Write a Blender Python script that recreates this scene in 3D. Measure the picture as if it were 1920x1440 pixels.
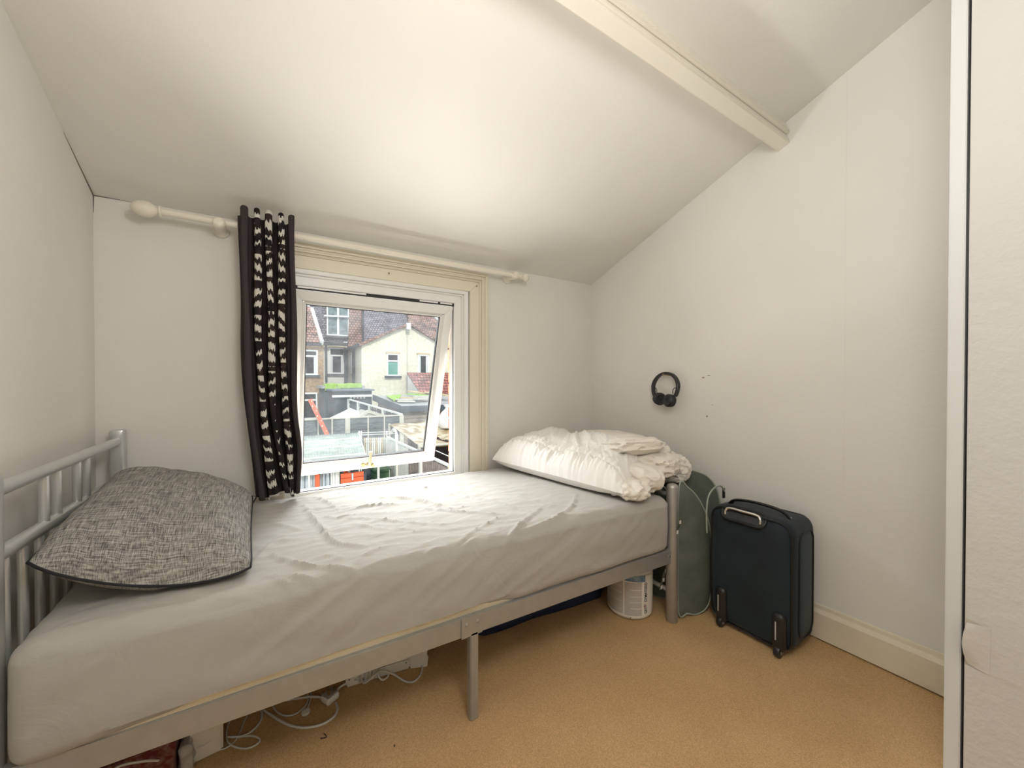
import bpy, bmesh, math, random
from mathutils import Vector, Matrix, noise
random.seed(7)
sc = bpy.context.scene
COL = sc.collection
for o in list(bpy.data.objects): bpy.data.objects.remove(o)

# ------------------------------------------------------------------ camera, world, sun, window daylight, exposure
H = 1.15
FOC = 725.0
YAW = math.radians(32.68)
PITCH = math.radians(-0.553)
cam_d = bpy.data.cameras.new('camera'); cam = bpy.data.objects.new('camera', cam_d); COL.objects.link(cam)
cam.location = (0, 0, H)
cam.rotation_euler = (math.pi/2 + PITCH, 0, -YAW)
cam_d.sensor_fit = 'HORIZONTAL'; cam_d.sensor_width = 36.0; cam_d.lens = 36.0*FOC/1920
cam_d.clip_start = 0.02; cam_d.clip_end = 300
sc.camera = cam

w = bpy.data.worlds.new('sky'); sc.world = w; w.use_nodes = True
bg = w.node_tree.nodes['Background']
bg.inputs[0].default_value = (0.86, 0.93, 1.0, 1); bg.inputs[1].default_value = 1.3

def lamp(name, kind, loc, energy, color, target=None, **kw):
    d = bpy.data.lights.new(name, kind); d.energy = energy; d.color = color
    for k, v in kw.items(): setattr(d, k, v)
    o = bpy.data.objects.new(name, d); COL.objects.link(o); o.location = loc
    if target is not None:
        o.rotation_euler = (Vector(target)-Vector(loc)).to_track_quat('-Z', 'Y').to_euler()
    return o
lamp('sun', 'SUN', (-2, -20, 15), 1.8, (1, .96, .88), target=(0, 0, 0), angle=math.radians(3))
lamp('sky_over_window', 'AREA', (0.05, 4.1, 3.20), 450, (.97, .98, 1.0), target=(0.50, 2.0, 1.15),
     shape='RECTANGLE', size=2.8, size_y=1.3)
lamp('garden_bounce', 'AREA', (0.30, 3.62, -0.62), 520, (1.0, .98, .93), target=(0.55, 2.0, 1.2),
     shape='RECTANGLE', size=2.8, size_y=1.4)
lamp('room_fill', 'POINT', (0.34, 0.02, 1.86), 30, (1.0, .98, .95), shadow_soft_size=.22)  # unseen point light added near the camera to brighten the room

sc.view_settings.view_transform = 'Standard'
sc.view_settings.look = 'None'
sc.view_settings.gamma = 1
sc.view_settings.use_curve_mapping = False
sc.view_settings.exposure = 0.12

# ------------------------------------------------------------------ pixel -> world helper
CY, SY = math.cos(YAW), math.sin(YAW)
def ray(px, py):
    o = (px-960)/FOC
    return Vector((SY+CY*o, CY-SY*o, (713-py)/FOC))
def PY(px, py, y):
    d = ray(px, py); t = y/d.y; return Vector((d.x*t, y, H+d.z*t))
def PX(px, py, x):
    d = ray(px, py); t = x/d.x; return Vector((x, d.y*t, H+d.z*t))
def PZ(px, py, z=0.0):
    d = ray(px, py); t = (z-H)/d.z; return Vector((d.x*t, d.y*t, z))

# ------------------------------------------------------------------ materials
def mat(name, col, rough=.6, metal=0.0, bump=0.0, bscale=60, var=0.0, vscale=8, spec=.5, col2=None, sheen=0, detail=4, stretch=None):
    m = bpy.data.materials.new(name); m.use_nodes = True
    nt = m.node_tree; b = nt.nodes['Principled BSDF']; N = nt.nodes.new; L = nt.links.new
    b.inputs['Base Color'].default_value = (*col, 1); b.inputs['Roughness'].default_value = rough
    b.inputs['Metallic'].default_value = metal; b.inputs['Specular IOR Level'].default_value = spec
    if sheen: b.inputs['Sheen Weight'].default_value = sheen
    tc = N('ShaderNodeTexCoord'); src = tc.outputs['Object']
    if stretch:
        mp = N('ShaderNodeMapping'); mp.inputs['Scale'].default_value = stretch; L(src, mp.inputs[0]); src = mp.outputs[0]
    if var or col2:
        n = N('ShaderNodeTexNoise'); n.inputs['Scale'].default_value = vscale; n.inputs['Detail'].default_value = detail
        L(src, n.inputs['Vector'])
        mx = N('ShaderNodeMix'); mx.data_type = 'RGBA'
        c2 = col2 if col2 else tuple(min(1, c*(1-var)) for c in col)
        mx.inputs[6].default_value = (*col, 1); mx.inputs[7].default_value = (*c2, 1)
        r = N('ShaderNodeValToRGB'); r.color_ramp.elements[0].position = .38; r.color_ramp.elements[1].position = .62
        L(n.outputs[0], r.inputs[0]); L(r.outputs[0], mx.inputs[0]); L(mx.outputs[2], b.inputs['Base Color'])
    if bump:
        n2 = N('ShaderNodeTexNoise'); n2.inputs['Scale'].default_value = bscale; n2.inputs['Detail'].default_value = 5
        L(src, n2.inputs['Vector'])
        bp = N('ShaderNodeBump'); bp.inputs['Strength'].default_value = bump; bp.inputs['Distance'].default_value = .01
        L(n2.outputs[0], bp.inputs['Height']); L(bp.outputs[0], b.inputs['Normal'])
    return m

WALLC = (.80, .777, .725)
M = {}
M['wall'] = mat('wall_paint', WALLC, .85, bump=.10, bscale=45, var=.03, vscale=2.0, spec=.25)
M['ceil'] = mat('ceiling_paint', (.80, .777, .72), .85, bump=.10, bscale=30, var=.03, vscale=1.6, spec=.25)
M['gloss'] = mat('cream_gloss_paint', (.80, .76, .66), .35, bump=.04, bscale=20)
M['architrave'] = mat('cream_architrave_paint', (.78, .72, .58), .4, bump=.04, bscale=20)
M['base'] = mat('skirting_paint', (.80, .72, .57), .5, var=.05, vscale=5)
M['upvc'] = mat('white_upvc', (.86, .86, .83), .3)
M['upvc_seal'] = mat('black_rubber_seal', (.02, .02, .02), .6)
M['metal'] = mat('silver_grey_bed_metal', (.43, .42, .40), .42, metal=.55, var=.06, vscale=30)
M['metal_hi'] = mat('silver_headboard_metal', (.60, .61, .60), .33, metal=.6)
M['cream_rod'] = mat('cream_rod_paint', (.82, .77, .66), .4, bump=.05, bscale=80)
M['black'] = mat('black_plastic', (.018, .018, .02), .38)
M['blackcloth'] = mat('black_piping_cloth', (.012, .012, .016), .8)
M['white_plastic'] = mat('white_plastic', (.78, .76, .70), .4)
M['cable'] = mat('white_cable', (.70, .67, .62), .5)
M['chrome'] = mat('chrome', (.8, .8, .8), .15, metal=1)
M['mattress'] = mat('mattress_ticking', (.74, .66, .50), .8, bump=.1, bscale=150)
M['duvet'] = mat('white_duvet_cotton', (.84, .81, .77), .8, bump=.06, bscale=180, sheen=.2)
M['duvet_in'] = mat('cream_duvet_lining', (.80, .75, .67), .8, bump=.05, bscale=180)
M['navy'] = mat('navy_storage_cloth', (.012, .022, .07), .8, bump=.1, bscale=200)

def carpet():
    m = mat('tan_carpet', (.60, .385, .195), .95, bump=.6, bscale=420, spec=.1)
    nt = m.node_tree; N = nt.nodes.new; L = nt.links.new; b = nt.nodes['Principled BSDF']
    tc = N('ShaderNodeTexCoord')
    n = N('ShaderNodeTexNoise'); n.inputs['Scale'].default_value = 260; n.inputs['Detail'].default_value = 3
    n2 = N('ShaderNodeTexNoise'); n2.inputs['Scale'].default_value = 3.0
    L(tc.outputs['Object'], n.inputs['Vector']); L(tc.outputs['Object'], n2.inputs['Vector'])
    r = N('ShaderNodeValToRGB'); e = r.color_ramp.elements
    e[0].position = .3; e[0].color = (.60, .385, .185, 1); e[1].position = .7; e[1].color = (.84, .56, .29, 1)
    L(n.outputs[0], r.inputs[0])
    mx = N('ShaderNodeMix'); mx.data_type = 'RGBA'; mx.blend_type = 'MULTIPLY'; mx.inputs[0].default_value = 1
    r2 = N('ShaderNodeValToRGB'); e = r2.color_ramp.elements
    e[0].position = .35; e[0].color = (.90, .88, .86, 1); e[1].position = .65; e[1].color = (1, 1, 1, 1)
    L(n2.outputs[0], r2.inputs[0]); L(r.outputs[0], mx.inputs[6]); L(r2.outputs[0], mx.inputs[7])
    L(mx.outputs[2], b.inputs['Base Color'])
    return m
M['carpet'] = carpet()

def sheet_mat():
    m = mat('grey_cotton_sheet', (.42, .40, .365), .85, spec=.2, sheen=.15)
    nt = m.node_tree; N = nt.nodes.new; L = nt.links.new; b = nt.nodes['Principled BSDF']
    tc = N('ShaderNodeTexCoord'); mp = N('ShaderNodeMapping'); mp.inputs['Scale'].default_value = (9, 26, 9); mp.inputs['Rotation'].default_value = (0, 0, .35)
    n = N('ShaderNodeTexNoise'); n.inputs['Scale'].default_value = 1; n.inputs['Detail'].default_value = 6; n.inputs['Distortion'].default_value = .8
    L(tc.outputs['Object'], mp.inputs[0]); L(mp.outputs[0], n.inputs['Vector'])
    bp = N('ShaderNodeBump'); bp.inputs['Strength'].default_value = .35; bp.inputs['Distance'].default_value = .012
    L(n.outputs[0], bp.inputs['Height']); L(bp.outputs[0], b.inputs['Normal'])
    return m
M['sheet'] = sheet_mat()

def pillow_mat():
    m = mat('heathered_grey_weave', (.3, .28, .25), .9, spec=.15)
    nt = m.node_tree; N = nt.nodes.new; L = nt.links.new; b = nt.nodes['Principled BSDF']
    tc = N('ShaderNodeTexCoord')
    outs = []
    for sc_ in ((18, 620, 80), (620, 18, 80)):
        mp = N('ShaderNodeMapping'); mp.inputs['Scale'].default_value = sc_
        n = N('ShaderNodeTexNoise'); n.inputs['Scale'].default_value = 1; n.inputs['Detail'].default_value = 3
        L(tc.outputs['Object'], mp.inputs[0]); L(mp.outputs[0], n.inputs['Vector']); outs.append(n.outputs[0])
    ad = N('ShaderNodeMath'); ad.operation = 'ADD'; L(outs[0], ad.inputs[0]); L(outs[1], ad.inputs[1])
    r = N('ShaderNodeValToRGB'); e = r.color_ramp.elements
    e[0].position = .40; e[0].color = (.10, .095, .09, 1); e[1].position = .64; e[1].color = (.50, .475, .43, 1)
    h = N('ShaderNodeMath'); h.operation = 'MULTIPLY'; h.inputs[1].default_value = .5; L(ad.outputs[0], h.inputs[0])
    L(h.outputs[0], r.inputs[0]); L(r.outputs[0], b.inputs['Base Color'])
    bp = N('ShaderNodeBump'); bp.inputs['Strength'].default_value = .3; bp.inputs['Distance'].default_value = .003
    L(h.outputs[0], bp.inputs['Height']); L(bp.outputs[0], b.inputs['Normal'])
    return m
M['pillow'] = pillow_mat()

def glass_mat():
    m = bpy.data.materials.new('dusty_window_glass'); m.use_nodes = True
    nt = m.node_tree; N = nt.nodes.new; L = nt.links.new; nt.nodes.clear()
    o = N('ShaderNodeOutputMaterial'); tr = N('ShaderNodeBsdfTransparent'); tr.inputs[0].default_value = (.97, .985, .98, 1)
    gl = N('ShaderNodeBsdfGlossy'); gl.inputs['Roughness'].default_value = .02
    df = N('ShaderNodeBsdfDiffuse'); df.inputs[0].default_value = (.86, .88, .9, 1)
    tl = N('ShaderNodeBsdfTranslucent'); tl.inputs[0].default_value = (.86, .9, .95, 1)
    md = N('ShaderNodeMixShader'); md.inputs[0].default_value = .7; L(df.outputs[0], md.inputs[1]); L(tl.outputs[0], md.inputs[2])
    fr = N('ShaderNodeFresnel'); fr.inputs[0].default_value = 1.3
    m1 = N('ShaderNodeMixShader'); L(fr.outputs[0], m1.inputs[0]); L(tr.outputs[0], m1.inputs[1]); L(gl.outputs[0], m1.inputs[2])
    tc = N('ShaderNodeTexCoord'); n = N('ShaderNodeTexNoise'); n.inputs['Scale'].default_value = 9; n.inputs['Detail'].default_value = 8
    L(tc.outputs['Object'], n.inputs['Vector'])
    mr = N('ShaderNodeMapRange'); mr.inputs[1].default_value = .3; mr.inputs[2].default_value = .75; mr.inputs[3].default_value = .010; mr.inputs[4].default_value = .034
    L(n.outputs[0], mr.inputs[0])
    m2 = N('ShaderNodeMixShader'); L(mr.outputs[0], m2.inputs[0]); L(m1.outputs[0], m2.inputs[1]); L(md.outputs[0], m2.inputs[2])
    L(m2.outputs[0], o.inputs[0])
    return m
M['glass'] = glass_mat()
M['farglass'] = mat('far_window_glass', (.20, .27, .28), .12, var=.5, vscale=3)

# ------------------------------------------------------------------ mesh builder
class B:
    def __init__(s): s.bm = bmesh.new(); s.uv = None
    def face(s, pts):
        vs = [s.bm.verts.new(p) for p in pts]; return s.bm.faces.new(vs)
    def box(s, x0, x1, y0, y1, z0, z1, mtx=None):
        c = [Vector((x, y, z)) for x in (x0, x1) for y in (y0, y1) for z in (z0, z1)]
        return s.hexa(c, mtx)
    def hexa(s, c, mtx=None):
        if mtx is not None: c = [mtx @ p for p in c]
        v = [s.bm.verts.new(p) for p in c]
        for f in ((0, 1, 3, 2), (4, 6, 7, 5), (0, 4, 5, 1), (2, 3, 7, 6), (0, 2, 6, 4), (1, 5, 7, 3)):
            s.bm.faces.new([v[i] for i in f])
        return s
    def prism(s, poly, off):
        """poly: list of world points (planar), off: extrusion vector"""
        off = Vector(off); a = [s.bm.verts.new(Vector(p)) for p in poly]; b = [s.bm.verts.new(Vector(p)+off) for p in poly]
        n = len(a); s.bm.faces.new(a); s.bm.faces.new(b[::-1])
        for i in range(n): s.bm.faces.new([a[i], b[i], b[(i+1) % n], a[(i+1) % n]])
        return s
    def bar(s, p0, p1, wx, wz, up=(0, 0, 1)):
        p0 = Vector(p0); p1 = Vector(p1); d = (p1-p0).normalized(); u = Vector(up)
        if abs(d.dot(u)) > .98: u = Vector((0, 1, 0))
        sd = d.cross(u).normalized(); u = sd.cross(d).normalized()
        c = [p+sd*a*wx/2+u*b*wz/2 for p in (p0, p1) for a in (-1, 1) for b in (-1, 1)]
        return s.hexa(c)
    def tube(s, pts, r, n=10, closed=False, cap=True, ry=None):
        pts = [Vector(p) for p in pts]; rings = []; m = len(pts)
        up = None
        for i, p in enumerate(pts):
            if closed: d = pts[(i+1) % m]-pts[i-1]
            else: d = pts[min(i+1, m-1)]-pts[max(i-1, 0)]
            d.normalize()
            if up is None:
                up = Vector((0, 0, 1)) if abs(d.z) < .9 else Vector((1, 0, 0))
            sd = d.cross(up).normalized(); up = sd.cross(d).normalized()
            rr = r[i] if isinstance(r, (list, tuple)) else r
            r2 = rr if ry is None else ry
            rings.append([s.bm.verts.new(p+sd*math.cos(a)*rr+up*math.sin(a)*r2) for a in [2*math.pi*k/n for k in range(n)]])
        for i in range(m if closed else m-1):
            A, C = rings[i], rings[(i+1) % m]
            for k in range(n): s.bm.faces.new([A[k], A[(k+1) % n], C[(k+1) % n], C[k]])
        if cap and not closed:
            s.bm.faces.new(rings[0][::-1]); s.bm.faces.new(rings[-1])
        return s
    def lathe(s, prof, c, axis=(0, 0, 1), n=32):
        """prof: [(radius, height)]"""
        ax = Vector(axis).normalized(); q = ax.to_track_quat('Z', 'Y'); c = Vector(c); rings = []
        for r, h in prof:
            rings.append([s.bm.verts.new(c+q @ Vector((r*math.cos(2*math.pi*k/n), r*math.sin(2*math.pi*k/n), h))) for k in range(n)])
        for A, C in zip(rings, rings[1:]):
            for k in range(n): s.bm.faces.new([A[k], A[(k+1) % n], C[(k+1) % n], C[k]])
        s.bm.faces.new(rings[0][::-1]); s.bm.faces.new(rings[-1])
        return s
    def grid(s, fn, nu, nv, uvfn=None, closeu=False):
        V = [[s.bm.verts.new(fn(i/nu, j/nv)) for j in range(nv+1)] for i in range(nu+1)]
        if uvfn and s.uv is None: s.uv = s.bm.loops.layers.uv.new('UVMap')
        for i in range(nu):
            for j in range(nv):
                f = s.bm.faces.new([V[i][j], V[i+1][j], V[i+1][j+1], V[i][j+1]])
                if uvfn:
                    for lp, (a, b) in zip(f.loops, ((i, j), (i+1, j), (i+1, j+1), (i, j+1))):
                        lp[s.uv].uv = uvfn(a/nu, b/nv)
        return s
    def rbox(s, lo, hi, r, step, warp=None, faces='xyzXYZ', mtx=None):
        """rounded box from dense grids"""
        lo = Vector(lo); hi = Vector(hi); d = hi-lo
        n = [max(2, int(round(d[i]/step))) for i in range(3)]
        rr = r if isinstance(r, (tuple, list)) else (r, r, r)
        def put(p):
            inner = Vector([min(max(p[i], lo[i]+rr[i]), hi[i]-rr[i]) for i in range(3)])
            e = Vector([(p[i]-inner[i])/rr[i] for i in range(3)])
            if e.length > 1e-6:
                e.normalize(); p = inner+Vector([e[i]*rr[i] for i in range(3)])
            if warp: p = warp(p)
            if mtx is not None: p = mtx @ p
            return p
        def ax(i, t):   # denser near ends handled by step
            return lo[i]+d[i]*t
        for a, ch in enumerate('xyz'):
            b, c = [(1, 2), (2, 0), (0, 1)][a]
            for side, cc in ((0, ch), (1, ch.upper())):
                if cc not in faces: continue
                def fn(u, v, a=a, b=b, c=c, side=side):
                    p = Vector((0, 0, 0)); p[a] = hi[a] if side else lo[a]
                    p[b] = ax(b, u); p[c] = ax(c, v); return put(p)
                if side: s.grid(fn, n[b], n[c])
                else: s.grid(lambda u, v: fn(v, u), n[c], n[b])
        bmesh.ops.remove_doubles(s.bm, verts=s.bm.verts, dist=step*.05)
        return s
    def build(s, name, material, parent=None, smooth=False, bevel=0.0, local=False, recalc=True, seg=2):
        if recalc: bmesh.ops.recalc_face_normals(s.bm, faces=s.bm.faces)
        if bevel: bmesh.ops.bevel(s.bm, geom=[e for e in s.bm.edges if len(e.link_faces) == 2 and e.calc_face_angle(0) > .5], offset=bevel, segments=seg, affect='EDGES', clamp_overlap=True)
        me = bpy.data.meshes.new(name); 
        if parent is not None and not local:
            off = Vector(parent.get('_o', (0, 0, 0)))
        elif parent is None:
            xs = [v.co for v in s.bm.verts]
            mn = [min(v[i] for v in xs) for i in range(3)]; mx = [max(v[i] for v in xs) for i in range(3)]
            off = Vector(((mn[0]+mx[0])/2, (mn[1]+mx[1])/2, mn[2]))
        else: off = Vector((0, 0, 0))
        bmesh.ops.translate(s.bm, verts=s.bm.verts, vec=-off)
        for f in s.bm.faces: f.smooth = smooth
        s.bm.to_mesh(me); s.bm.free()
        if isinstance(material, (list, tuple)):
            for m_ in material: me.materials.append(m_)
        else: me.materials.append(material)
        o = bpy.data.objects.new(name, me); COL.objects.link(o)
        if parent is not None: o.parent = parent; o['_o'] = parent.get('_o', (0, 0, 0))
        else: o.location = off; o['_o'] = tuple(off)
        if smooth and bevel == 0 and hasattr(me, 'set_sharp_from_angle'): me.set_sharp_from_angle(angle=math.radians(50))
        return o

def tag(o, label, cat, group=None, kind=None):
    if label: o['label'] = label
    if cat: o['category'] = cat
    if group: o['group'] = group
    if kind: o['kind'] = kind
    return o
def T(name, label, cat, loc, group=None, rot=None, kind=None):
    o = bpy.data.objects.new(name, None); o.empty_display_size = .05; COL.objects.link(o); o.location = loc; o['_o'] = tuple(loc)
    if rot: o.rotation_euler = rot
    return tag(o, label, cat, group, kind)
def smoothpath(pts, k=8, closed=False):
    pts = [Vector(p) for p in pts]; out = []; n = len(pts)
    rng = n if closed else n-1
    for i in range(rng):
        if closed: p0, p1, p2, p3 = pts[i-1], pts[i], pts[(i+1) % n], pts[(i+2) % n]
        else: p0, p1, p2, p3 = pts[max(i-1, 0)], pts[i], pts[i+1], pts[min(i+2, n-1)]
        for j in range(k):
            t = j/k
            out.append(.5*((2*p1)+(-p0+p2)*t+(2*p0-5*p1+4*p2-p3)*t*t+(-p0+3*p1-3*p2+p3)*t**3))
    if not closed: out.append(pts[-1])
    return out
def struct(o, label=None):
    o['kind'] = 'structure'
    if label: o['label'] = label
    return o

# ================================================================== THE ROOM
XL, XR, YB, YF = -0.553, 2.08, 2.14, -1.25
ZB, SL = 1.869, 0.385
def cz(y): return ZB+SL*(YB-y)
# window hole
WX0, WX1, WZ0, WZ1 = 0.040, 1.054, 0.50, 1.699
struct(B().box(XL-.1, XR+.1, YF-.1, YB+.2, -.06, 0).build('floor', M['carpet']), 'tan short-pile carpet covering the bedroom floor')
struct(B().box(XL-.1, XL, YF, YB+.2, 0, 3.2).build('wall_left', M['wall']), 'off-white painted wall behind the bed head')
struct(B().box(XR, XR+.1, YF, YB+.2, 0, 3.2).build('wall_right', M['wall']), 'off-white papered wall with headphones hanging on it')
struct(B().box(XL-.1, XR+.1, YF-.1, YF, 0, 3.2).build('wall_front', M['wall']), 'off-white wall behind the viewpoint')
HX0, HX1, HZ0, HZ1 = WX0-.005, WX1+.005, WZ0-.02, WZ1+.005
bw = B()
bw.box(XL, HX0, YB, YB+.10, 0, 2.0); bw.box(HX1, XR, YB, YB+.10, 0, 2.0)
bw.box(HX0, HX1, YB, YB+.10, 0, HZ0); bw.box(HX0, HX1, YB, YB+.10, HZ1, 2.0)
wall_back = struct(bw.build('wall_back', M['wall']), 'off-white low wall under the slope, around the window')
# outer leaf of the wall: brick skin with individual bricks at the reveal
M['brick'] = mat('orange_red_brick', (.62, .17, .06), .85, bump=.4, bscale=60, col2=(.50, .12, .05), vscale=20)
M['mortar'] = mat('lime_mortar', (.55, .50, .42), .95, bump=.3, bscale=80)
ow = B()
ow.box(XL-.3, HX0+.02, YB+.10, YB+.205, -2.6, 2.0); ow.box(HX1-.040, XR+.3, YB+.10, YB+.205, -2.6, 2.0)
ow.box(HX0+.02, HX1-.040, YB+.10, YB+.205, -2.6, HZ0-.02); ow.box(HX0+.02, HX1-.040, YB+.10, YB+.205, HZ1, 2.0)
ow.build('mortar_bed', M['mortar'], wall_back)
zz = HZ0-.02; k = 0
while zz < HZ1-.01:
    h = .066
    l = .215 if k % 2 else .105
    j = random.uniform(-.002, .003)
    B().box(HX1-.046+j, HX1-.04+l, YB+.103, YB+.213, zz, zz+h).build('brick', M['brick'], wall_back, bevel=.004, seg=1)
    B().box(HX0+.02-l, HX0+.026+j, YB+.103, YB+.213, zz, zz+h).build('brick', M['brick'], wall_back, bevel=.004, seg=1)
    zz += .075; k += 1
# ceiling: slope plus flat part behind the viewpoint
c = B()
def ceil_slab(c, y0, z0, y1, z1):
    a, b = Vector((XL-.1, y0, z0)), Vector((XL-.1, y1, z1)); up = Vector((0, 0, .08))
    c.prism([a, b, b+up, a+up], (XR-XL+.2, 0, 0))
ceil_slab(c, YB+.02, ZB-SL*.02, 0.0, cz(0)); ceil_slab(c, 0.0, cz(0), YF-.1, cz(0))
struct(c.build('ceiling', M['ceil']), 'white sloping attic ceiling')
# roof slab outside so no light leaks
# purlin beam (tilted with the slope)
tn = Vector((0, -1, SL)).normalized(); nn = Vector((0, SL, 1)).normalized()
bb = Vector((XL, .883, 2.244)); Lx = Vector((XR-XL, 0, 0))
p = [bb, bb+tn*.058, bb+tn*.058+nn*.14, bb+nn*.14]
struct(B().prism([q-Vector((.01, 0, 0)) for q in p], Lx+Vector((.02, 0, 0))).build('trim_1', M['gloss'], bevel=.004), 'white boxed beam running across the sloping ceiling')
# shallow fillet strips beside the beam and a picture of the paper edge at the right wall
struct(B().prism([bb+tn*.058+nn*.045, bb+tn*.075+nn*.045, bb+tn*.075+nn*.14, bb+tn*.058+nn*.14], Lx).build('trim_2', M['gloss'], bevel=.003), 'narrow filler strip behind the ceiling beam')
# skirting boards
def skirt(name, lab, pr, off):
    struct(B().prism(pr, off).build(name, M['base'], bevel=.002), lab)
skirt('baseboard_right', 'cream skirting board along the right wall',
      [(XR, YF, .006), (XR-.020, YF, .006), (XR-.020, YF, .118), (XR-.011, YF, .136), (XR-.009, YF, .152), (XR, YF, .155)], (0, YB-YF, 0))
skirt('baseboard_back', 'cream skirting board behind the bed',
      [(XL, YB, .006), (XL, YB-.018, .006), (XL, YB-.018, .118), (XL, YB-.01, .136), (XL, YB-.008, .152), (XL, YB, .155)], (XR-.02-XL, 0, 0))
skirt('baseboard_left', 'cream skirting board behind the bed head',
      [(XL, YF, .006), (XL+.018, YF, .006), (XL+.018, YF, .118), (XL+.01, YF, .136), (XL+.008, YF, .152), (XL, YF, .155)], (0, YB-YF-.02, 0))
# wallpaper seams and chips on the right wall
sm = mat('wall_filler_line', (.765, .74, .69), .9)
B().box(XR-.0006, XR, .620, .6225, .155, 2.45).build('wallpaper_seam', sm, bpy.data.objects['wall_right'])
dk = mat('bare_plaster_chip', (.30, .27, .22), .9)
def chip(px, py, w_, h_):
    q = PX(px, py, XR); b = B(); n = 7
    pts = [Vector((XR-.0015, q.y+w_*math.cos(2*math.pi*i/n)*random.uniform(.6, 1), q.z+h_*math.sin(2*math.pi*i/n)*random.uniform(.6, 1))) for i in range(n)]
    b.prism(pts, (.0015, 0, 0)).build('chip', dk, bpy.data.objects['wall_right'])
for a in ((1319, 708, .010, .005), (1329, 704, .012, .003), (1326, 781, .006, .007), (1336, 759, .003, .003)): chip(*a)

# hairline cracks in the corner over the bed head
ck = mat('crack_shadow', (.16, .14, .11), .9)
B().tube([(XL+.001, YB-.001, ZB-.004), (XL+.06, YB-.002, ZB-.003), (XL+.13, YB-.001, ZB-.004)], [.0022, .0012, .0004], 6).build('crack', ck, wall_back)
B().tube([(XL+.001, YB-.001, ZB-.004), (XL+.001, YB-.10, cz(YB-.10)-.003), (XL+.001, YB-.26, cz(YB-.26)-.002)], [.0024, .0014, .0004], 6).build('crack', ck, bpy.data.objects['wall_left'])
B().tube([(XL+.001, YB-.001, ZB-.004), (XL+.001, YB-.001, ZB-.07)], [.0022, .0006], 6).build('crack', ck, bpy.data.objects['wall_left'])
# ------------------------------------------------------------------ WINDOW
win = T('window_1', 'white tilted-open window with cream moulded surround', None, (0.55, YB, 0.0)); win['kind'] = 'structure'
# moulded architrave: stepped profile around the opening
def frame_ring(b, x0, x1, z0, z1, wd, y0, y1, bottom=True):
    """rectangular ring, outer size given, width wd; mitred look via 4 prisms"""
    def quad(a, bq, c_, d): b.prism([Vector((q[0], y0, q[1])) for q in (a, bq, c_, d)], (0, y1-y0, 0))
    quad((x0, z0), (x0+wd, z0+(wd if bottom else 0)), (x0+wd, z1-wd), (x0, z1))
    quad((x1, z0), (x1, z1), (x1-wd, z1-wd), (x1-wd, z0+(wd if bottom else 0)))
    quad((x0, z1), (x0+wd, z1-wd), (x1-wd, z1-wd), (x1, z1))
    if bottom: quad((x0, z0), (x1, z0), (x1-wd, z0+wd), (x0+wd, z0+wd))
AX0, AX1, AZ1 = WX0-.080, WX1+.127, WZ1+.113
a = B()
for o_, wd, y0 in ((0, .014, YB-.030), (.014, .010, YB-.036), (.024, .012, YB-.026), (.036, .009, YB-.030), (.045, .008, YB-.020), (.053, .006, YB-.024), (.059, .062, YB-.016)):
    frame_ring(a, AX0+o_, AX1-o_, .40, AZ1-o_, wd, y0, YB-.0005, bottom=False)
a.build('architrave', M['architrave'], win, bevel=.002, seg=1)
# cream sill board
B().box(AX0-.02, AX1+.02, YB-.06, YB+.10, .485, .505).build('window_board', M['gloss'], win, bevel=.005)
# upvc outer frame, two steps
a = B(); frame_ring(a, WX0, WX1, WZ0+.01, WZ1, .028, YB-.006, YB+.10)
frame_ring(a, WX0+.028, WX1-.028, WZ0+.038, WZ1-.028, .012, YB+.008, YB+.10)
frame_ring(a, WX0+.040, WX1-.040, WZ0+.05, WZ1-.040, .045, YB+.014, YB+.095)
a.build('outer_frame', M['upvc'], win, bevel=.003)
a = B(); frame_ring(a, WX0+.084, WX1-.084, WZ0+.094, WZ1-.084, .004, YB+.030, YB+.036)
a.build('rubber_seal', M['upvc_seal'], win)
# trickle vent / stay strip above sash
B().box(WX0+.085, WX1-.085, YB+.020, YB+.030, WZ1-.101, WZ1-.0855).build('top_gasket', M['upvc_seal'], win)
for xa, xb, nm_ in ((WX0+.10, WX0+.42, 'stay_arm'), (WX1-.30, WX1-.19, 'stay_arm'), (WX1-.175, WX1-.10, 'stay_arm')):
    B().box(xa, xb, YB+.013, YB+.020, WZ1-.096, WZ1-.088).build(nm_, M['upvc'], win)
# the sash, hinged at its top and swung outwards
SX0, SX1 = WX0+.072, WX1-.092
hz = WZ1-.098; hy = YB+.045
ang = math.radians(18.0)
Rm = Matrix.Translation((0, hy, hz)) @ Matrix.Rotation(ang, 4, 'X') @ Matrix.Translation((0, -hy, -hz))
SLN = 1.035
a = B(); z0 = hz-SLN
frame_ring(a, SX0, SX1, z0, hz, .050, hy-.030, hy+.030)
frame_ring(a, SX0+.050, SX1-.050, z0+.050, hz-.050, .007, hy-.024, hy+.022)
frame_ring(a, SX0+.057, SX1-.057, z0+.057, hz-.057, .012, hy-.018, hy+.016)
bmesh.ops.transform(a.bm, matrix=Rm, verts=a.bm.verts)
sash = a.build('sash', M['upvc'], win, bevel=.003)
a = B(); frame_ring(a, SX0+.069, SX1-.069, z0+.069, hz-.069, .004, hy-.012, hy+.010)
bmesh.ops.transform(a.bm, matrix=Rm, verts=a.bm.verts); a.build('glazing_gasket', M['upvc_seal'], sash)
a = B(); a.box(SX0+.066, SX1-.066, hy-.003, hy+.003, z0+.066, hz-.066, Rm); a.build('pane', M['glass'], sash)
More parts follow.
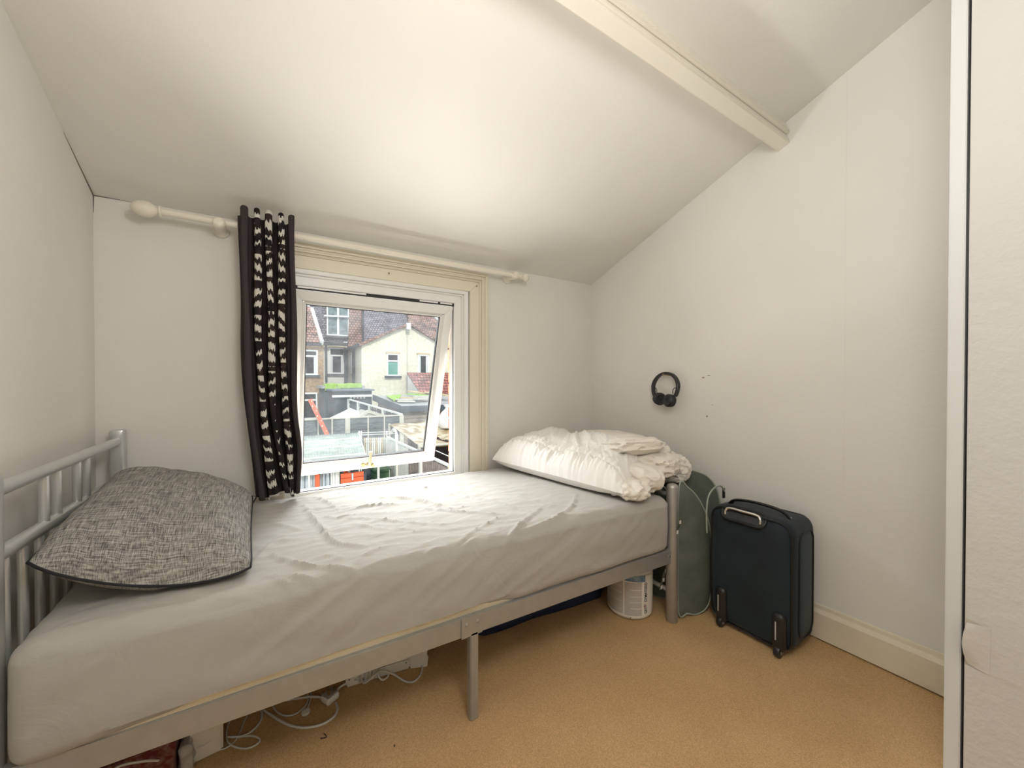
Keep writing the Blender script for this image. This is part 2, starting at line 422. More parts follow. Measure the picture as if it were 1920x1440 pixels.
# handle on the bottom rail: rose, lever and lock button
hxp = PY(697, 868, 2.46).x
mh = mat('ivory_handle_metal', (.40, .34, .22), .3)
brass = mat('dull_brass', (.42, .32, .16), .35, metal=.8)
hc = Rm @ Vector((hxp-.02, hy-.030, z0+.028)); nd = (Rm.to_3x3() @ Vector((0, -1, 0))); ud = Rm.to_3x3() @ Vector((0, 0, 1))
hd = B(); hd.lathe([(.017, 0), (.017, .006), (.012, .012), (.009, .030)], hc, nd, 16)
hd.tube([hc+nd*.028, hc+nd*.036+ud*.02, hc+nd*.038+ud*.055, hc+nd*.036+ud*.105], [.009, .009, .008, .009], 10)
hd.build('handle', mh, sash, smooth=True)
hd = B(); hd.lathe([(.013, 0), (.013, .010), (.006, .013)], hc+Vector((-.032, 0, .002)), nd, 14); hd.lathe([(.011, 0), (.011, .018), (.004, .02)], hc+Vector((.024, 0, -.004)), nd, 14)
hd.build('lock_button', brass, sash, smooth=True)
# two stay hooks on the architrave (small screws)
for px, py in ((730, 513), (894, 537)):
    q = PY(px, py, YB-.017); B().lathe([(.005, 0), (.005, .002), (.002, .010)], q, (0, -1, 0), 10).build('screw', brass, win, smooth=True)

# ================================================================== WARDROBE
wd = T('wardrobe', 'tall white wardrobe with a torn edge on its door, at the right of the room', 'wardrobe', (1.78, -.35, 0))
M['wpanel'] = mat('blue_white_panel_edge', (.63, .64, .63), .55, bump=.05, bscale=30)
M['wdoor'] = mat('textured_white_door_paper', (.58, .565, .53), .75, bump=.32, bscale=38)
B().box(1.480, 2.062, .2045, .233, .0, 2.42).build('side_panel', M['wpanel'], wd, bevel=.002)
B().box(1.500, 2.062, -.93, .206, .0, .06).build('plinth', M['wpanel'], wd)
B().box(1.500, 2.062, -.95, -.93, .0, 2.42).build('side_panel', M['wpanel'], wd)
B().box(1.500, 2.062, -.93, .206, 2.39, 2.42).build('top_panel', M['wpanel'], wd)
B().box(2.050, 2.062, -.93, .206, .06, 2.39).build('back_panel', M['wpanel'], wd)
B().box(1.530, 2.045, -.36, -.345, .06, 2.39).build('divider', M['wpanel'], wd)
B().box(1.505, 1.515, .196, .206, .06, 2.38).build('gap_shade_strip', M['black'], wd)  # black strip stands in for the shade inside the door gap
for y0, y1 in ((-.355, .1985), (-.925, -.361)):
    b = B(); st = 40
    dr = B().box(1.478, 1.498, y0, y1, .065, 2.385).build('door', M['wdoor'], wd, bevel=.0015)
    B().lathe([(.008, 0), (.006, .012), (.014, .02), (.012, .028)], (1.478, y0+.05 if y0 > -.5 else y1-.05, 1.05), (-1, 0, 0), 16).build('knob', M['chrome'], dr, smooth=True)
    if y0 > -.5:
        b = B()
        def flap(u, v):   # u along height, v from the attached side to the free curled edge
            z = .548-.104*u + .010*(1-v)*(-1 if u > .5 else 1)*0
            wv = .016*math.sin(math.pi*min(1, .12+u*.9))
            y = .158+.036*v+.006*math.sin(math.pi*u)*v
            x = 1.4772-wv*v**1.6*1.0-.004*v
            return Vector((x, y, z-.012*(1-v)*(u-.1)))
        b.grid(flap, 18, 12)
        b.build('peeling_foil', M['wdoor'], dr, smooth=True)
        B().prism([(1.4775, .163, .548), (1.4775, .1965, .556), (1.4775, .1965, .440), (1.4775, .163, .448)], (-.0006, 0, 0)).build('bare_chipboard', mat('bare_board', (.55, .50, .42), .9), dr)

# ================================================================== CURTAIN POLE AND CURTAIN
RY, RZ = 2.040, 1.812
pole = T('curtain_pole', 'cream painted wooden curtain pole above the window', 'curtain pole', (.52, RY, RZ))
B().tube([(-.345, RY, RZ+.004), (1.385, RY, RZ-.004)], .0135, 16).build('pole', M['cream_rod'], pole, smooth=True)
acorn = [(.010, 0), (.021, .002), (.021, .008), (.012, .012), (.016, .018), (.028, .034), (.031, .052), (.027, .072), (.016, .088), (.004, .094)]
B().lathe(acorn, (-.335, RY, RZ+.004), (-1, 0, 0), 20).build('finial', M['cream_rod'], pole, smooth=True)
ball = [(.010, 0), (.020, .003), (.020, .009), (.011, .013), (.017, .020), (.024, .032), (.024, .044), (.017, .056), (.004, .062)]
B().lathe(ball, (1.372, RY, RZ-.004), (1, 0, 0), 20).build('finial', M['cream_rod'], pole, smooth=True)
for bx in (-.155, 1.330):
    B().lathe([(.030, 0), (.030, .012), (.020, .020), (.018, .055), (.022, .075), (.024, .110), (.021, .124), (.014, .128)], (bx, YB-.0005, RZ-.004), (0, -1, 0), 20).build('bracket', M['cream_rod'], pole, smooth=True)

def curtain_mat():
    m = bpy.data.materials.new('black_curtain_with_white_ikat_print'); m.use_nodes = True
    nt = m.node_tree; N = nt.nodes.new; L = nt.links.new; b = nt.nodes['Principled BSDF']; b.inputs['Roughness'].default_value = .85
    b.inputs['Specular IOR Level'].default_value = .15
    uv = N('ShaderNodeUVMap'); sep = N('ShaderNodeSeparateXYZ'); L(uv.outputs[0], sep.inputs[0])
    def mth(op, a, c=None, d=None):
        n = N('ShaderNodeMath'); n.operation = op
        for i, v in enumerate((a, c, d)):
            if v is None: continue
            if isinstance(v, (int, float)): n.inputs[i].default_value = v
            else: L(v, n.inputs[i])
        return n.outputs[0]
    U, V = sep.outputs[0], sep.outputs[1]      # U in column units (fold index), V in metres of height
    # jagged ends: high-frequency noise in U only
    mp = N('ShaderNodeMapping'); mp.inputs['Scale'].default_value = (16, 3, 1); L(uv.outputs[0], mp.inputs[0])
    nz = N('ShaderNodeTexNoise'); nz.inputs['Scale'].default_value = 1.0; nz.inputs['Detail'].default_value = 2; L(mp.outputs[0], nz.inputs['Vector'])
    jag = mth('MULTIPLY', mth('SUBTRACT', nz.outputs[0], .5), .050)
    col = mth('FLOOR', U); fu = mth('SUBTRACT', mth('FRACT', U), .5)
    # chevron: alternate slant per column and per half period
    Vj = mth('ADD', V, jag)
    per = .052
    off = mth('MULTIPLY', col, .021)
    q = mth('DIVIDE', mth('ADD', Vj, off), per)
    big = mth('SINE', mth('MULTIPLY', mth('ADD', V, mth('MULTIPLY', col, .11)), 2*math.pi/.26))
    slant = mth('MULTIPLY', fu, mth('MULTIPLY', big, 1.25))
    fr = mth('SUBTRACT', mth('FRACT', mth('ADD', q, slant)), .5)
    n3 = N('ShaderNodeTexNoise'); n3.inputs['Scale'].default_value = 3.0; mp3 = N('ShaderNodeMapping'); mp3.inputs['Scale'].default_value = (1, 3.5, 1); L(uv.outputs[0], mp3.inputs[0]); L(mp3.outputs[0], n3.inputs['Vector'])
    stripe = mth('LESS_THAN', mth('ABSOLUTE', fr), mth('ADD', .19, mth('MULTIPLY', mth('SUBTRACT', n3.outputs[0], .45), .75)))
    wid = mth('LESS_THAN', mth('ABSOLUTE', mth('ADD', fu, mth('MULTIPLY', big, .09))), mth('ADD', .20, mth('MULTIPLY', n3.outputs[0], .16)))
    gap = mth('GREATER_THAN', mth('ABSOLUTE', big), .22)
    inside = mth('MULTIPLY', mth('GREATER_THAN', U, 1.0), mth('LESS_THAN', U, 4.0))
    # the second column loses its print towards the hem, as in the room
    fade = mth('SUBTRACT', 1, mth('MULTIPLY', mth('MULTIPLY', mth('GREATER_THAN', U, 2.0), mth('LESS_THAN', U, 3.0)), mth('MULTIPLY', mth('LESS_THAN', V, .42), mth('GREATER_THAN', n3.outputs[0], .42))))
    msk = mth('MULTIPLY', mth('MULTIPLY', mth('MULTIPLY', stripe, wid), mth('MULTIPLY', gap, inside)), fade)
    mx = N('ShaderNodeMix'); mx.data_type = 'RGBA'; L(msk, mx.inputs[0])
    dk = N('ShaderNodeValToRGB'); e = dk.color_ramp.elements; e[0].position = .35; e[0].color = (.013, .012, .013, 1); e[1].position = .7; e[1].color = (.045, .030, .028, 1)
    L(n3.outputs[0], dk.inputs[0])
    pl = N('ShaderNodeMix'); pl.data_type = 'RGBA'; L(inside, pl.inputs[0]); pl.inputs[6].default_value = (.050, .042, .042, 1); L(dk.outputs[0], pl.inputs[7])
    L(pl.outputs[2], mx.inputs[6]); mx.inputs[7].default_value = (.62, .60, .54, 1)
    L(mx.outputs[2], b.inputs['Base Color'])
    return m
M['curtain'] = curtain_mat()
cur = T('curtain', 'dark eyelet curtain with white ikat print bunched at the left of the window', 'curtain', (.02, RY, .64))
NF = 4.6
def cfold(u, v):
    """u 0..NF folds; v 0 bottom .. 1 top"""
    z = .640+(1.868-.640)*v
    xl = -.088+.010*(1-v)+.045*max(0, 1-v*1.7)**1.6
    xr = .114+.008*math.sin(v*5)*0+.012*(1-v)+.012*math.exp(-((v-.16)/.1)**2)
    s = u/NF
    x = xl+(xr-xl)*s
    sag = max(0, 1-v*3.2)
    x += .030*sag**2*(math.sin(s*math.pi))*(1 if s > .3 else .5)
    A = .023+.003*math.sin(7*v)
    ph = 2*math.pi*(u-.0)
    fr = math.cos(ph)
    pinch = 1-.35*math.exp(-((v-.955)/.03)**2)
    y = RY-.040+A*fr*pinch+.006*math.sin(9*v+u*2)*(1-v)
    x += .006*math.sin(2*ph)*(1)+.003*math.sin(11*v+3*u)
    z += -.016*math.cos(ph)*max(0, (v-.93)/.07)**1.5 - (.012*math.sin(u*2.1) if v < .02 else 0)
    if v < .05 and y > RY+.03: y = RY+.03
    return Vector((x, y, z))
b = B(); b.grid(lambda a, c: cfold(a*NF, c), 150, 110, uvfn=lambda a, c: (a*NF, c*1.23))
cl = b.build('cloth', M['curtain'], cur, smooth=True, recalc=False)
md = cl.modifiers.new('thickness', 'SOLIDIFY'); md.thickness = .0022
for k in range(5):
    u = .25+k
    if u > NF: break
    p_ = cfold(u, .955)
    c_ = Vector((p_.x, RY, RZ))
    B().tube([c_+Vector((0, math.cos(a)*.0215, math.sin(a)*.0215)) for a in [2*math.pi*i/20 for i in range(20)]], .0035, 8, closed=True).build('eyelet', M['metal_hi'], cur, smooth=True)
# folded pale hem tag at the right edge
B().prism([PY(544, 470, 2.00), PY(549, 468, 2.00), PY(556, 489, 2.00), PY(549, 482, 2.00)], (0, .002, 0)).build('care_label', mat('pale_care_label', (.62, .55, .50), .8), cur)

# ================================================================== BED FRAME
HN, HF, FN, FF = Vector((-.473, 1.215, 0)), Vector((-.478, 2.088, 0)), Vector((1.636, 1.135, 0)), Vector((1.656, 2.040, 0))
bed = T('bed_frame', 'silver-grey metal single bed frame under the window', 'bed frame', (.6, 1.62, 0))
def z3(v, z): return Vector((v.x, v.y, z))
# head posts: flattened box section with caps
for hp in (HN, HF):
    B().rbox((hp.x-.022, hp.y-.026, 0), (hp.x+.022, hp.y+.026, .958), (.010, .010, .004), .011).build('head_post', M['metal_hi'], bed, smooth=True)
for fp in (FN, FF):
    B().lathe([(.024, 0), (.027, .004), (.027, .640), (.024, .652), (.012, .658)], fp, (0, 0, 1), 24).build('foot_post', M['metal'], bed, smooth=True)
def hrail(z0, z1, r, nm='head_rail'):
    B().tube([z3(HN, z0)+Vector((0, .022, 0)), z3(HF, z1)-Vector((0, .022, 0))], r, 14).build(nm, M['metal_hi'], bed, smooth=True)
hrail(.920, .914, .0155); hrail(.783, .762, .0155); hrail(.42, .42, .0125)
def hx(y): t = (y-HN.y)/(HF.y-HN.y); return HN.x+(HF.x-HN.x)*t, t
for y in (1.474, 1.548, 1.686, 1.760):
    x, t = hx(y); B().tube([(x, y, .783-.021*t+.006), (x, y, .918)], .0105, 12).build('spindle', M['metal_hi'], bed, smooth=True)
y = 1.286
while y < 2.04:
    x, t = hx(y); B().tube([(x, y, .42), (x, y, .778-.021*t)], .0095, 12).build('spindle', M['metal_hi'], bed, smooth=True); y += .0815
# foot rails between the foot posts
for z, r in ((.60, .011), (.315, .012), (.14, .011)):
    B().tube([z3(FN, z)+Vector((0, .022, 0)), z3(FF, z)-Vector((0, .022, 0))], r, 12).build('foot_rail', M['metal'], bed, smooth=True)
for k in range(7):
    p_ = FN.lerp(FF, (k+1)/8); B().tube([z3(p_, .315), z3(p_, .60)], .008, 10).build('spindle', M['metal'], bed, smooth=True)
# side rails, each in two halves joined at the middle leg
def siderail(a, b_, zz0, zz1, dy):
    mid = a.lerp(b_, .506)
    for p_, q_, z_a, z_b in ((a, mid, zz0, (zz0+zz1)/2), (mid, b_, (zz0+zz1)/2, zz1)):
        B().bar(z3(p_, z_a)+Vector((.0, dy, 0)), z3(q_, z_b)+Vector((.0, dy, 0)), .024, .064).build('side_rail', M['metal'], bed, bevel=.002)
    return mid
mid = siderail(HN+Vector((.02, 0, 0)), FN-Vector((.02, 0, 0)), .330, .318, 0)
midf = siderail(HF+Vector((.02, 0, 0)), FF-Vector((.02, 0, 0)), .330, .318, 0)
for m_, s in ((mid, -1), (midf, 1)):
    br = B().box(m_.x-.048, m_.x+.030, m_.y+s*.013-.002, m_.y+s*.013+.002, .290, .358).build('joint_bracket', M['metal'], bed, bevel=.001)
    for bx_ in (-.030, .012):
        B().lathe([(.006, 0), (.005, .003), (.002, .004)], (m_.x+bx_, m_.y+s*.015, .335), (0, s, 0), 10).build('bolt', M['metal'], br, smooth=True)
    B().box(m_.x-.015, m_.x+.015, m_.y-.015, m_.y+.015, 0, .300).build('middle_leg', M['metal'], bed, bevel=.003)
B().tube([z3(mid, .29)+Vector((0, .02, 0)), z3(midf, .29)-Vector((0, .02, 0))], .011, 10).build('cross_bar', M['metal'], bed, smooth=True)
for k in range(13):
    f = (k+.6)/13.2; a = HN.lerp(FN, f); c_ = HF.lerp(FF, f)
    B().bar(z3(a, .342)+Vector((0, .015, 0)), z3(c_, .342)-Vector((0, .015, 0)), .045, .010).build('slat', M['metal'], bed)
# bolt heads at the near foot post
B().lathe([(.006, 0), (.005, .004), (.002, .005)], (FN.x-.040, FN.y-.012, .325), (0, -1, 0), 10).build('bolt', M['chrome'], bed, smooth=True)

# ================================================================== MATTRESS + FITTED SHEET
MX0, MX1 = -.446, 1.602
def bedwarp(p):
    s = (p.x-MX0)/(MX1-MX0)
    yn = 1.190+(1.118-1.190)*s+.010*math.sin(math.pi*s); yf = 2.092+(2.080-2.092)*s
    return Vector((p.x, yn+(p.y/.92)*(yf-yn), p.z))
mt = B().rbox((MX0+.006, .004, .350), (MX1-.006, .914, .56), (.05, .045, .012), .03, warp=bedwarp).build('mattress', M['mattress'], smooth=True)
tag(mt, 'cream mattress edge showing below the grey sheet on the bed', 'mattress')
def Z7(pts): return [PZ(540+x/3.43, 900+y/3.43, .606).to_2d() for x, y in pts]
CR = [([(100,170),(200,310),(300,420),(470,440)], .012, .016), ([(560,120),(750,130),(900,160),(1040,200)], .011, .014),
      ([(320,220),(500,185),(700,170)], .009, .012), ([(350,260),(560,265),(750,285),(1000,300)], .008, .012),
      ([(880,200),(1100,220),(1380,235)], .009, .013), ([(800,60),(1200,130),(1500,200),(1560,215)], .007, .013),
      ([(1850,100),(1820,180),(1700,260),(1450,330)], .010, .014), ([(1620,195),(1500,290),(1400,360),(1180,440)], .012, .014),
      ([(-100,500),(0,540),(150,575),(400,575),(540,620)], .011, .014), ([(-150,630),(0,635),(350,640)], .009, .012),
      ([(-100,650),(0,670),(190,715)], .008, .012), ([(80,150),(170,120),(260,160),(330,215)], .008, .012),
      ([(1380,240),(1250,310),(1100,400)], .007, .012), ([(600,90),(900,60),(1150,100)], .005, .012),
      ([(200,235),(300,260),(420,240),(620,225)], .006, .010), ([(240,330),(420,300),(640,330),(1050,330)], .005, .011),
      ([(500,370),(800,350),(1050,310)], .004, .010), ([(80,560),(250,500),(330,520)], .006, .012),
      ([(400,560),(520,480),(700,430),(900,420)], .005, .010), ([(-300,350),(-100,300),(60,330)], .006, .014),
      ([(-250,560),(-100,420),(0,400)], .006, .014), ([(1300,120),(1550,150),(1750,190)], .004, .010),
      ([(850,530),(900,460),(1000,430)], .007, .010), ([(560,560),(720,520),(840,540)], .006, .011),
      ([(1060,470),(1110,420),(1200,380)], .006, .010), ([(360,60),(600,50),(800,40)], .004, .012),
      ([(130,90),(330,70),(560,75)], .004, .010), ([(1000,30),(1300,60),(1600,80)], .004, .010)]
SEG = []
for pts, amp, wd_ in CR:
    q = smoothpath([Vector((v.x, v.y, 0)) for v in Z7(pts)], 4); n = len(q)
    for i in range(n-1):
        t0 = i/(n-1); e0 = math.sin(math.pi*min(max(t0, .06), .94))**.5
        SEG.append((q[i].x, q[i].y, q[i+1].x, q[i+1].y, amp*e0, wd_*.72))
def crease(x, y):
    best = 0
    for x0, y0, x1, y1, am, wd_ in SEG:
        if abs(x-x0) > .09 or abs(y-y0) > .09: continue
        dx, dy = x1-x0, y1-y0; l2 = dx*dx+dy*dy+1e-9
        t = max(0, min(1, ((x-x0)*dx+(y-y0)*dy)/l2)); ex, ey = x-x0-t*dx, y-y0-t*dy
        d = math.sqrt(ex*ex+ey*ey)
        sgn = 1 if (dx*ey-dy*ex) > 0 else .8
        h = am*math.exp(-(d/(wd_*sgn))**2)
        if h > best: best = h
    return best
def sheetwarp(p):
    top = max(0, min(1, (p.z-.52)/.08))
    q = bedwarp(p)
    if top > 0:
        n1 = noise.noise(Vector((q.x*5, q.y*17+q.x*3, 1.7))); n2 = noise.noise(Vector((q.x*13, q.y*38-q.x*8, 4.2)))
        r1 = 1-abs(n1)*2; r2 = 1-abs(n2)*2
        calm = 1-.55*max(0, min(1, (q.x-1.05)/.2))
        q.z += top*(crease(q.x, q.y)*1.2+calm*(.0048*max(0, r1)**2+.0026*max(0, r2)**2) - .004)
        q.z += top*(.006*math.sin((q.x+.3)*1.6)*math.sin((q.y-1.1)*3))
    # side: soft pull folds
    side = 1 if p.y < .03 else 0
    if side and p.z < .58:
        f = noise.noise(Vector((q.x*4.0+q.z*5, q.z*11, 9)))
        q.y -= .005*f+.003*(1-abs(noise.noise(Vector((q.x*9-q.z*14, q.z*5, 3))))*2)
        q.y -= .006*math.sin(math.pi*(p.z-.36)/.24)
        q.z += .0035*noise.noise(Vector((q.x*7, 0, 5)))*max(0, 1-(p.z-.36)/.05)
    if p.z < .38:   # hem lifts a little near the middle of the bed (the ticking shows)
        s = (q.x-MX0)/(MX1-MX0); q.z += .026*max(0, math.sin(math.pi*min(1, max(0, (s-.03)/.58))))**.9 * (1 if p.y < .2 else 0)
    return q
sh = B().rbox((MX0, 0, .345), (MX1, .92, .608), (.045, .045, .040), .0085, warp=sheetwarp, faces='xyXYZ').build('fitted_sheet', M['sheet'], smooth=True)
tag(sh, 'creased light grey fitted sheet over the mattress', 'sheet')

# ================================================================== PILLOWS
def cushion(nm, c4, T0, T1, material, parent, clampz=None, sag=0, n=44, wr=.003, seed=0):
    A, Bq, C_, D = [Vector(p) for p in c4]   # near-left, near-right, far-right, far-left
    def pos(u, v, side):
        a = (u+1)/2; c_ = (v+1)/2
        # slightly concave outline
        pu = u*(1-.03*(1-v*v)-.02*abs(v)**8); pv = v*(1-.03*(1-u*u)-.045*abs(u)**8)
        a = (pu+1)/2; c_ = (pv+1)/2
        p = A.lerp(Bq, a).lerp(D.lerp(C_, a), c_)
        th = (max(0, 1-abs(u)**3.2)*max(0, 1-abs(v)**3.2))**.5
        p.z -= sag*(1-u*u)*max(0, -v)**1.0
        k = noise.noise(Vector((u*2.1+seed, v*2.3, side)))
        edge = (abs(u)**4+abs(v)**4)
        ripple = wr*edge*math.sin((u*9 if abs(v) > abs(u) else v*9)*2.2+seed)
        if side > 0: p.z += th*T0*(1+.12*k)+ripple*th
        else: p.z -= th*T1
        if clampz is not None and p.z < clampz: p.z = clampz
        return p
    b = B()
    b.grid(lambda a, c_: pos(2*a-1, 2*c_-1, 1), n, n); b.grid(lambda a, c_: pos(1-2*a, 2*c_-1, -1), n, n)
    bmesh.ops.remove_doubles(b.bm, verts=b.bm.verts, dist=.0008)
    o = b.build(nm, material, parent, smooth=True)
    return o, pos
def piping(pos, parent, material, r=.0035, name='piping'):
    pts = []
    N_ = 26
    for i in range(N_): pts.append(pos(-1+2*i/N_, -1, 1))
    for i in range(N_): pts.append(pos(1, -1+2*i/N_, 1))
    for i in range(N_): pts.append(pos(1-2*i/N_, 1, 1))
    for i in range(N_): pts.append(pos(-1, 1-2*i/N_, 1))
    return B().tube(pts, r, 7, closed=True).build(name, material, parent, smooth=True)
pil2 = T('pillow', 'flat pale grey pillow almost hidden underneath the dark grey pillow', 'pillow', (-.24, 1.66, .61), group='pillows at the bed head')
_, ps2 = cushion('pillow_case', [(-.40, 1.42, .660), (-.10, 1.40, .635), (-.025, 2.02, .645), (-.43, 2.0, .70)], .035, .02, mat('pale_grey_pillow_weave', (.46, .43, .38), .9, bump=.4, bscale=250), pil2, clampz=.616)
piping(ps2, pil2, M['blackcloth'], .003)
pil = T('pillow', 'dark heathered grey pillow with black piping leaning on the headboard', 'pillow', (-.24, 1.63, .62), group='pillows at the bed head')
_, ps = cushion('pillow_case', [(-.448, 1.285, .745), (-.030, 1.268, .632), (-.040, 1.955, .665), (-.440, 1.93, .800)], .108, .055, M['pillow'], pil, clampz=.622, sag=.050, n=56, seed=3, wr=.006)
piping(ps, pil, M['blackcloth'], .0034)

# ================================================================== DUVET
duv = T('duvet', 'white duvet folded into a heap at the foot of the bed', 'duvet', (1.45, 1.6, .61))
c4 = [Vector((1.325, 1.165, .650)), Vector((1.70, 1.265, .72)), Vector((1.72, 2.07, .72)), Vector((1.175, 2.06, .665))]
def dpos(u, v, side):
    pu = u*(1-.02*(1-v*v)); pv = v*(1-.03*(1-u*u)); a = (pu+1)/2; c_ = (pv+1)/2
    p = c4[0].lerp(c4[1], a).lerp(c4[3].lerp(c4[2], a), c_)
    th = (max(0, 1-abs(u)**(4.5 if u < 0 else 2.5))*max(0, 1-abs(v)**(6 if v > 0 else 3.2)))**.50
    if side > 0:
        h = .150+.015*noise.noise(Vector((u*1.6, v*2.0, 3)))
        s = (u+1)/2; vv = (v+1)/2
        gat = math.exp(-((s-.12)/.15)**2)*.015*(1-abs(noise.noise(Vector((s*2, vv*38+s*6, 2))))*3.2)
        diag = .013*(1-abs(noise.noise(Vector((s*1.8+vv*1.5, vv*12-s*6, 7))))*2.8)*max(0, min(1, (s-.15)/.25))
        fine = .005*(1-abs(noise.noise(Vector((s*3.5+vv*3, vv*30-s*14, 12))))*2.4)
        seam = -.010*math.exp(-((s-.125-.01*noise.noise(Vector((vv*9, 0, 0))))/.012)**2)
        dip = -.022*math.exp(-((vv-.60-(s-.5)*.3)/.09)**2)
        p.z += th*h+(gat+diag+fine+dip)*min(1, th*1.6)+seam*min(1, th*2)
        p.x += (.004*noise.noise(Vector((vv*30, s*5, 0))))
    else: p.z -= th*.06
    if p.x < 1.635 and p.z < .617: p.z = .617
    if p.z < .60: p.z = .60
    p.y = min(p.y, 2.095)
    return p
b = B(); b.grid(lambda a, c_: dpos(2*a-1, 2*c_-1, 1), 110, 190); b.grid(lambda a, c_: dpos(1-2*a, 2*c_-1, -1), 40, 60)
b.build('cover', M['duvet'], duv, smooth=True)
b = B(); b.tube([dpos(-.745+.0*t, -1+2*t/40, 1)+Vector((-.001, 0, .001)) for t in range(1, 40)], .0016, 5)
b.build('seam', M['duvet_in'], duv, smooth=True)
def fold(c, rad, rz, tilt, seed, wrk=.010, fr=5.0, flat=.614):
    c = Vector(c); R = Matrix.Rotation(rz, 3, 'Z') @ Matrix.Rotation(tilt, 3, 'X')
    def fn(a, t):
        th = math.pi*t; ph = 2*math.pi*a
        sx = math.copysign(abs(math.cos(ph))**.8, math.cos(ph)); sy = math.copysign(abs(math.sin(ph))**.8, math.sin(ph)); st = math.sin(th)**.75
        d = Vector((st*sx*rad[0], -math.cos(th)*rad[1], st*sy*rad[2]))
        q = Vector((math.cos(ph)*2, math.sin(ph)*2, t*2.2+seed*7))
        g_ = math.sin(th)
        n_ = 1-abs(noise.noise(Vector((math.cos(ph)*g_*fr*.6, math.sin(ph)*g_*fr*.6, -math.cos(th)*1.6+seed*5))))*2.4
        n2_ = 1-abs(noise.noise(Vector((math.cos(ph)*g_*fr*1.3, math.sin(ph)*g_*fr*1.3, -math.cos(th)*3+seed*9))))*2.4
        k = 1+(wrk*n_+wrk*.5*n2_)/min(rad)*st
        p = c+R @ (d*k)
        if p.x < 1.60 and p.z < flat+.003: p.z = flat+.003
        return p
    b = B(); b.grid(fn, 72, 48); bmesh.ops.remove_doubles(b.bm, verts=b.bm.verts, dist=.0006)
    return b.build('fold', M['duvet_in'], duv, smooth=True)
fold((1.425, 1.245, .655), (.075, .135, .045), -.25, .05, 1, .007, 3)
fold((1.530, 1.250, .688), (.085, .125, .060), -.15, .10, 2, .008, 3.5)
fold((1.66, 1.30, .725), (.110, .150, .060), .15, .0, 3, .009, 5)
fold((1.775, 1.31, .700), (.085, .150, .070), .25, .10, 4, .011, 6)
fold((1.70, 1.55, .76), (.15, .32, .085), .05, .0, 5, .009, 4)
fold((1.60, 1.38, .80), (.15, .18, .045), -.3, -.22, 6, .007, 3.5)

# ================================================================== HEADPHONES
hpn = T('headphones', 'black on-ear headphones hanging on a nail in the right wall', 'headphones', (XR, 1.46, 1.17))
hx0 = XR-.045
cy_, cz_ = 1.462, 1.105
arc = []
for i in range(41):
    a = math.radians(-34+(252)*i/40)
    rr_y = .086; rr_z = .088
    arc.append(Vector((hx0+.010*math.sin(a), cy_-rr_y*math.cos(a)*(1.0 if math.sin(a) > 0 else .98), cz_+rr_z*math.sin(a))))
def band(pts, wx, th):
    b = B(); rings = []
    for i, p in enumerate(pts):
        d = (pts[min(i+1, len(pts)-1)]-pts[max(i-1, 0)]).normalized(); nr = d.cross(Vector((1, 0, 0))).normalized()
        rings.append([b.bm.verts.new(p+Vector((1, 0, 0))*sx*wx/2*(1 if abs(sx) > .9 else 1)+nr*sn*th/2) for sx, sn in ((-1, -.5), (-.8, -1), (.8, -1), (1, -.5), (1, .5), (.8, 1), (-.8, 1), (-1, .5))])
    for A, C_ in zip(rings, rings[1:]):
        for k in range(8): b.bm.faces.new([A[k], A[(k+1) % 8], C_[(k+1) % 8], C_[k]])
    b.bm.faces.new(rings[0]); b.bm.faces.new(rings[-1][::-1]); return b
band(arc, .028, .014).build('headband', M['black'], hpn, smooth=True)
cupprof = [(.010, 0), (.028, .002), (.036, .008), (.0375, .016), (.034, .022), (.036, .026), (.037, .036), (.030, .042), (.012, .039)]
M['cushion'] = mat('black_leatherette', (.022, .022, .024), .5)
for sgn, yy, zz_, nm in ((1, cy_+.046, cz_-.066, 0), (-1, cy_-.058, cz_-.076, 1)):
    ax_ = Vector((-.50, -.80, -.08)).normalized() if sgn > 0 else Vector((-.93, .22, .10)).normalized()
    c0 = Vector((hx0-.004-.012*nm, yy, zz_))-ax_*.006
    B().lathe(cupprof[:5], c0, ax_, 28).build('ear_cup', M['black'], hpn, smooth=True)
    B().lathe([(.034, .022), (.038, .028), (.038, .038), (.030, .045), (.014, .041), (.012, .036)], c0, ax_, 28).build('ear_cushion', M['cushion'], hpn, smooth=True)
    B().tube(smoothpath([(hx0, cy_+sgn*.084, cz_+.002), (hx0-.006, cy_+sgn*.066, cz_-.002), (hx0-.006, cy_+sgn*.056, cz_-.012), (hx0-.006, cy_+sgn*.055, cz_-.036)], 6), .0022, 8).build('wire_hanger', M['black'], hpn, smooth=True)
nl = B().tube([(XR, 1.464, 1.180), (XR-.062, 1.464, 1.184)], .0028, 8).lathe([(.006, 0), (.006, .002)], (XR-.062, 1.464, 1.184), (-1, 0, 0), 12).build('nail', brass, smooth=True)
tag(nl, 'small brass nail in the right wall holding the headphones', 'nail')

# ================================================================== SUITCASE
M['case'] = mat('dark_teal_black_suitcase_cloth', (.006, .020, .026), .75, bump=.25, bscale=260, col2=(.004, .010, .018), vscale=4, sheen=.1)
M['caseside'] = mat('dark_teal_side_cloth', (.007, .028, .036), .7, bump=.25, bscale=260, sheen=.1)
M['trimblack'] = mat('black_trim_piping', (.006, .007, .008), .45)
cs = T('suitcase', 'black and dark teal cabin suitcase on wheels against the right wall', 'suitcase', (1.92, .865, 0))
def casewarp(p):
    q = p.copy()
    mzz = (p.z-.04)/.52
    q.x += .012*math.sin(math.pi*min(1, max(0, mzz)))*(1 if p.x > 1.95 else 0)
    q.x -= .004*math.sin(math.pi*min(1, max(0, mzz)))*(1 if p.x < 1.82 else 0)
    return q
B().rbox((1.800, .700, .016), (2.030, 1.048, .560), (.040, .050, .055), .015, warp=casewarp).build('body', M['case'], cs, smooth=True)
